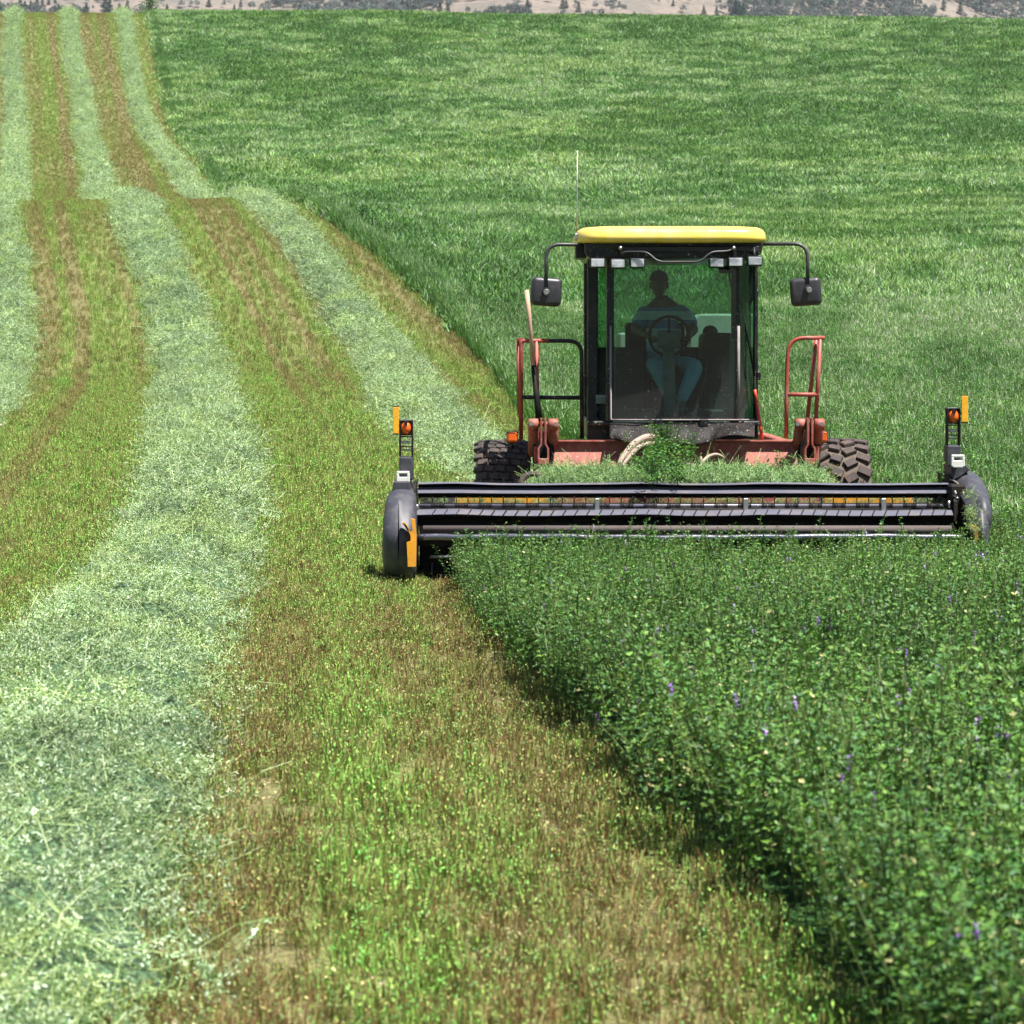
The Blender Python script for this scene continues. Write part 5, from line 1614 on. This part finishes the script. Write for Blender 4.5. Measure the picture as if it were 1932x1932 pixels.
# ================================================================== loose alfalfa lying on the machine
def pile(name, label, fn, n, sc_, tint=(.95, .95, .85), surf=None):
    pts_ = [fn() for _ in range(n)]
    s_ = rng.uniform(.7, 1.1, n) * sc_
    t_ = np.array(tint) * rng.uniform(.65, 1.15, (n, 1))
    o = scatter(name, 'cut', np.array(pts_), rots(n, .7), np.stack([s_, s_, s_], 1), t_, surf=surf, surfmat=HEAP if surf else None)
    tag(o, label, "cut alfalfa", kind='stuff'); return o
def deck_pt():
    u = random.uniform(1000, 1560); d = random.uniform(24.45, 25.0)
    edge_ = sstep(1000, 1040, u) * sstep(1562, 1530, u)
    h = (.11 + .07 * float(fbm(u / 30., d * 3, 5, 2))) * float(edge_) * (.45 + .55 * float(sstep(24.45, 24.75, d)))
    return (P(u, 0, d).x, d, .70 + (random.random() ** .5) * h)
pile("cut_alfalfa", "layer of cut alfalfa lying on the header deck in front of the red beam", deck_pt, 2800, .8, (.92, 1.05, .85))
def ls_pt():
    a = random.random(); u = random.gauss(1833, 6) + 12 * (a - .5); v = 925 + 75 * a
    return tuple(P(u, v, 23.5 - .65 * a) + Vector((0, random.uniform(-.12, .0), 0)))
pile("cut_alfalfa", "tuft of cut alfalfa caught on the right end shield", ls_pt, 45, .42, (1.0, 1.05, .8))
def ls2():
    u = random.uniform(772, 820); return tuple(P(u, random.uniform(915, 933) + abs(u - 790) * .1, 24.1))
pile("cut_alfalfa", "small heap of cut alfalfa behind the left end of the reel", ls2, 110, .5, (1.0, 1.0, .8))
def gap_pt():
    u = random.uniform(800, 1780); return tuple(P(u, random.uniform(940, 952), 24.15))
pile("cut_alfalfa", "bits of cut alfalfa behind the reel tines", gap_pt, 260, .4, (.9, .9, .7))
# uncut sprigs hung over beam and reel
def sprigs(name, label, spots):
    pm = PM()
    for (u, v, d, h, lean, dens) in spots:
        alfalfa_into(pm, P(u, v, d), h, Vector(lean), (.06, .17, .035), dens, L=.030, W=.014)
    me = pm.build(name, MAT_PLAIN)
    o = bpy.data.objects.new(name, me); COL.objects.link(o); tag(o, label, "plant clump"); return o
random.seed(5)
spots = []
for k in range(90):
    u = random.gauss(1250, 24); v = random.uniform(860, 925); spots.append((u, v, 24.9 - (v - 860) / 65 * 1.35, random.uniform(.14, .34), (random.uniform(-.5, .5), random.uniform(-.6, .1), random.uniform(-.5, .5)), 13))
for k in range(20):
    u = random.gauss(1258, 16); spots.append((u, random.uniform(868, 880), 24.9, random.uniform(.3, .36), (random.uniform(-.25, .25), -.1, .2), 14))
sprigs("alfalfa_clump", "tangle of uprooted alfalfa hung over the middle of the reel and beam", spots)
spots = [(1778 + random.uniform(-6, 6), 940, 23.6, .32, (random.uniform(-.15, .1), 0, .3), 10) for k in range(3)] + [(1778, 945, 23.5, .15, (.2, 0, -2.5), 12)]
sprigs("alfalfa_clump", "thin alfalfa sprigs standing up at the right end of the reel", spots)
spots = [(1478 + random.uniform(-8, 10), 892, 24.9, random.uniform(.10, .2), (random.uniform(-.4, .4), 0, 0), 10) for k in range(7)]
sprigs("alfalfa_clump", "small sprig clump on the deck below the right linkage", spots)
# single sprigs and stalks in front of the bars
spots = []
for k in range(46):
    u = random.uniform(850, 1820); spots.append((u, 1040, 22.95, random.uniform(.12, .30), (random.uniform(-.2, .2), 0, 0), 9))
sprigs("alfalfa_row", "taller alfalfa tips poking up in front of the header bar", spots)

pm = PM()
pm.stem([P(1297, 1558, 10.9), P(1330, 1582, 10.8), P(1362, 1610, 10.7), P(1388, 1640, 10.6)], .006, (.45, .55, .28))
pm.blade(P(1340, 1590, 10.8), Vector((-.8, 0, .3)), Vector((0, 0, -.2)), .07, .008, (.45, .55, .28))
me = pm.build("grass_stalk", MAT_PLAIN); o = bpy.data.objects.new("grass_stalk", me); COL.objects.link(o)
tag(o, "single pale bent grass stalk leaning out of the shaded crop edge", "grass stalk")

# ------------------------------------------------------------------ summer haze: one closed box of thin air
bm = bmesh.new(); bmesh.ops.create_cube(bm, size=1)
bmesh.ops.transform(bm, matrix=Matrix.Translation((0, 1760, 420)) @ Matrix.Diagonal((3400, 3720, 1240, 1)), verts=bm.verts)
me = bpy.data.meshes.new("haze"); bm.to_mesh(me); bm.free()
m, ns, ls = nodemat("haze_air"); ns.remove(ns["Principled BSDF"])
pv = ns.new("ShaderNodeVolumePrincipled"); pv.inputs['Color'].default_value = (.80, .88, 1.0, 1); pv.inputs['Density'].default_value = .00006
pv.inputs['Anisotropy'].default_value = .2
ls.new(pv.outputs[0], ns["Material Output"].inputs['Volume']); me.materials.append(m)
o = bpy.data.objects.new("haze", me); COL.objects.link(o)
tag(o, "thin bluish summer haze softening the far hills", "haze", kind='stuff')
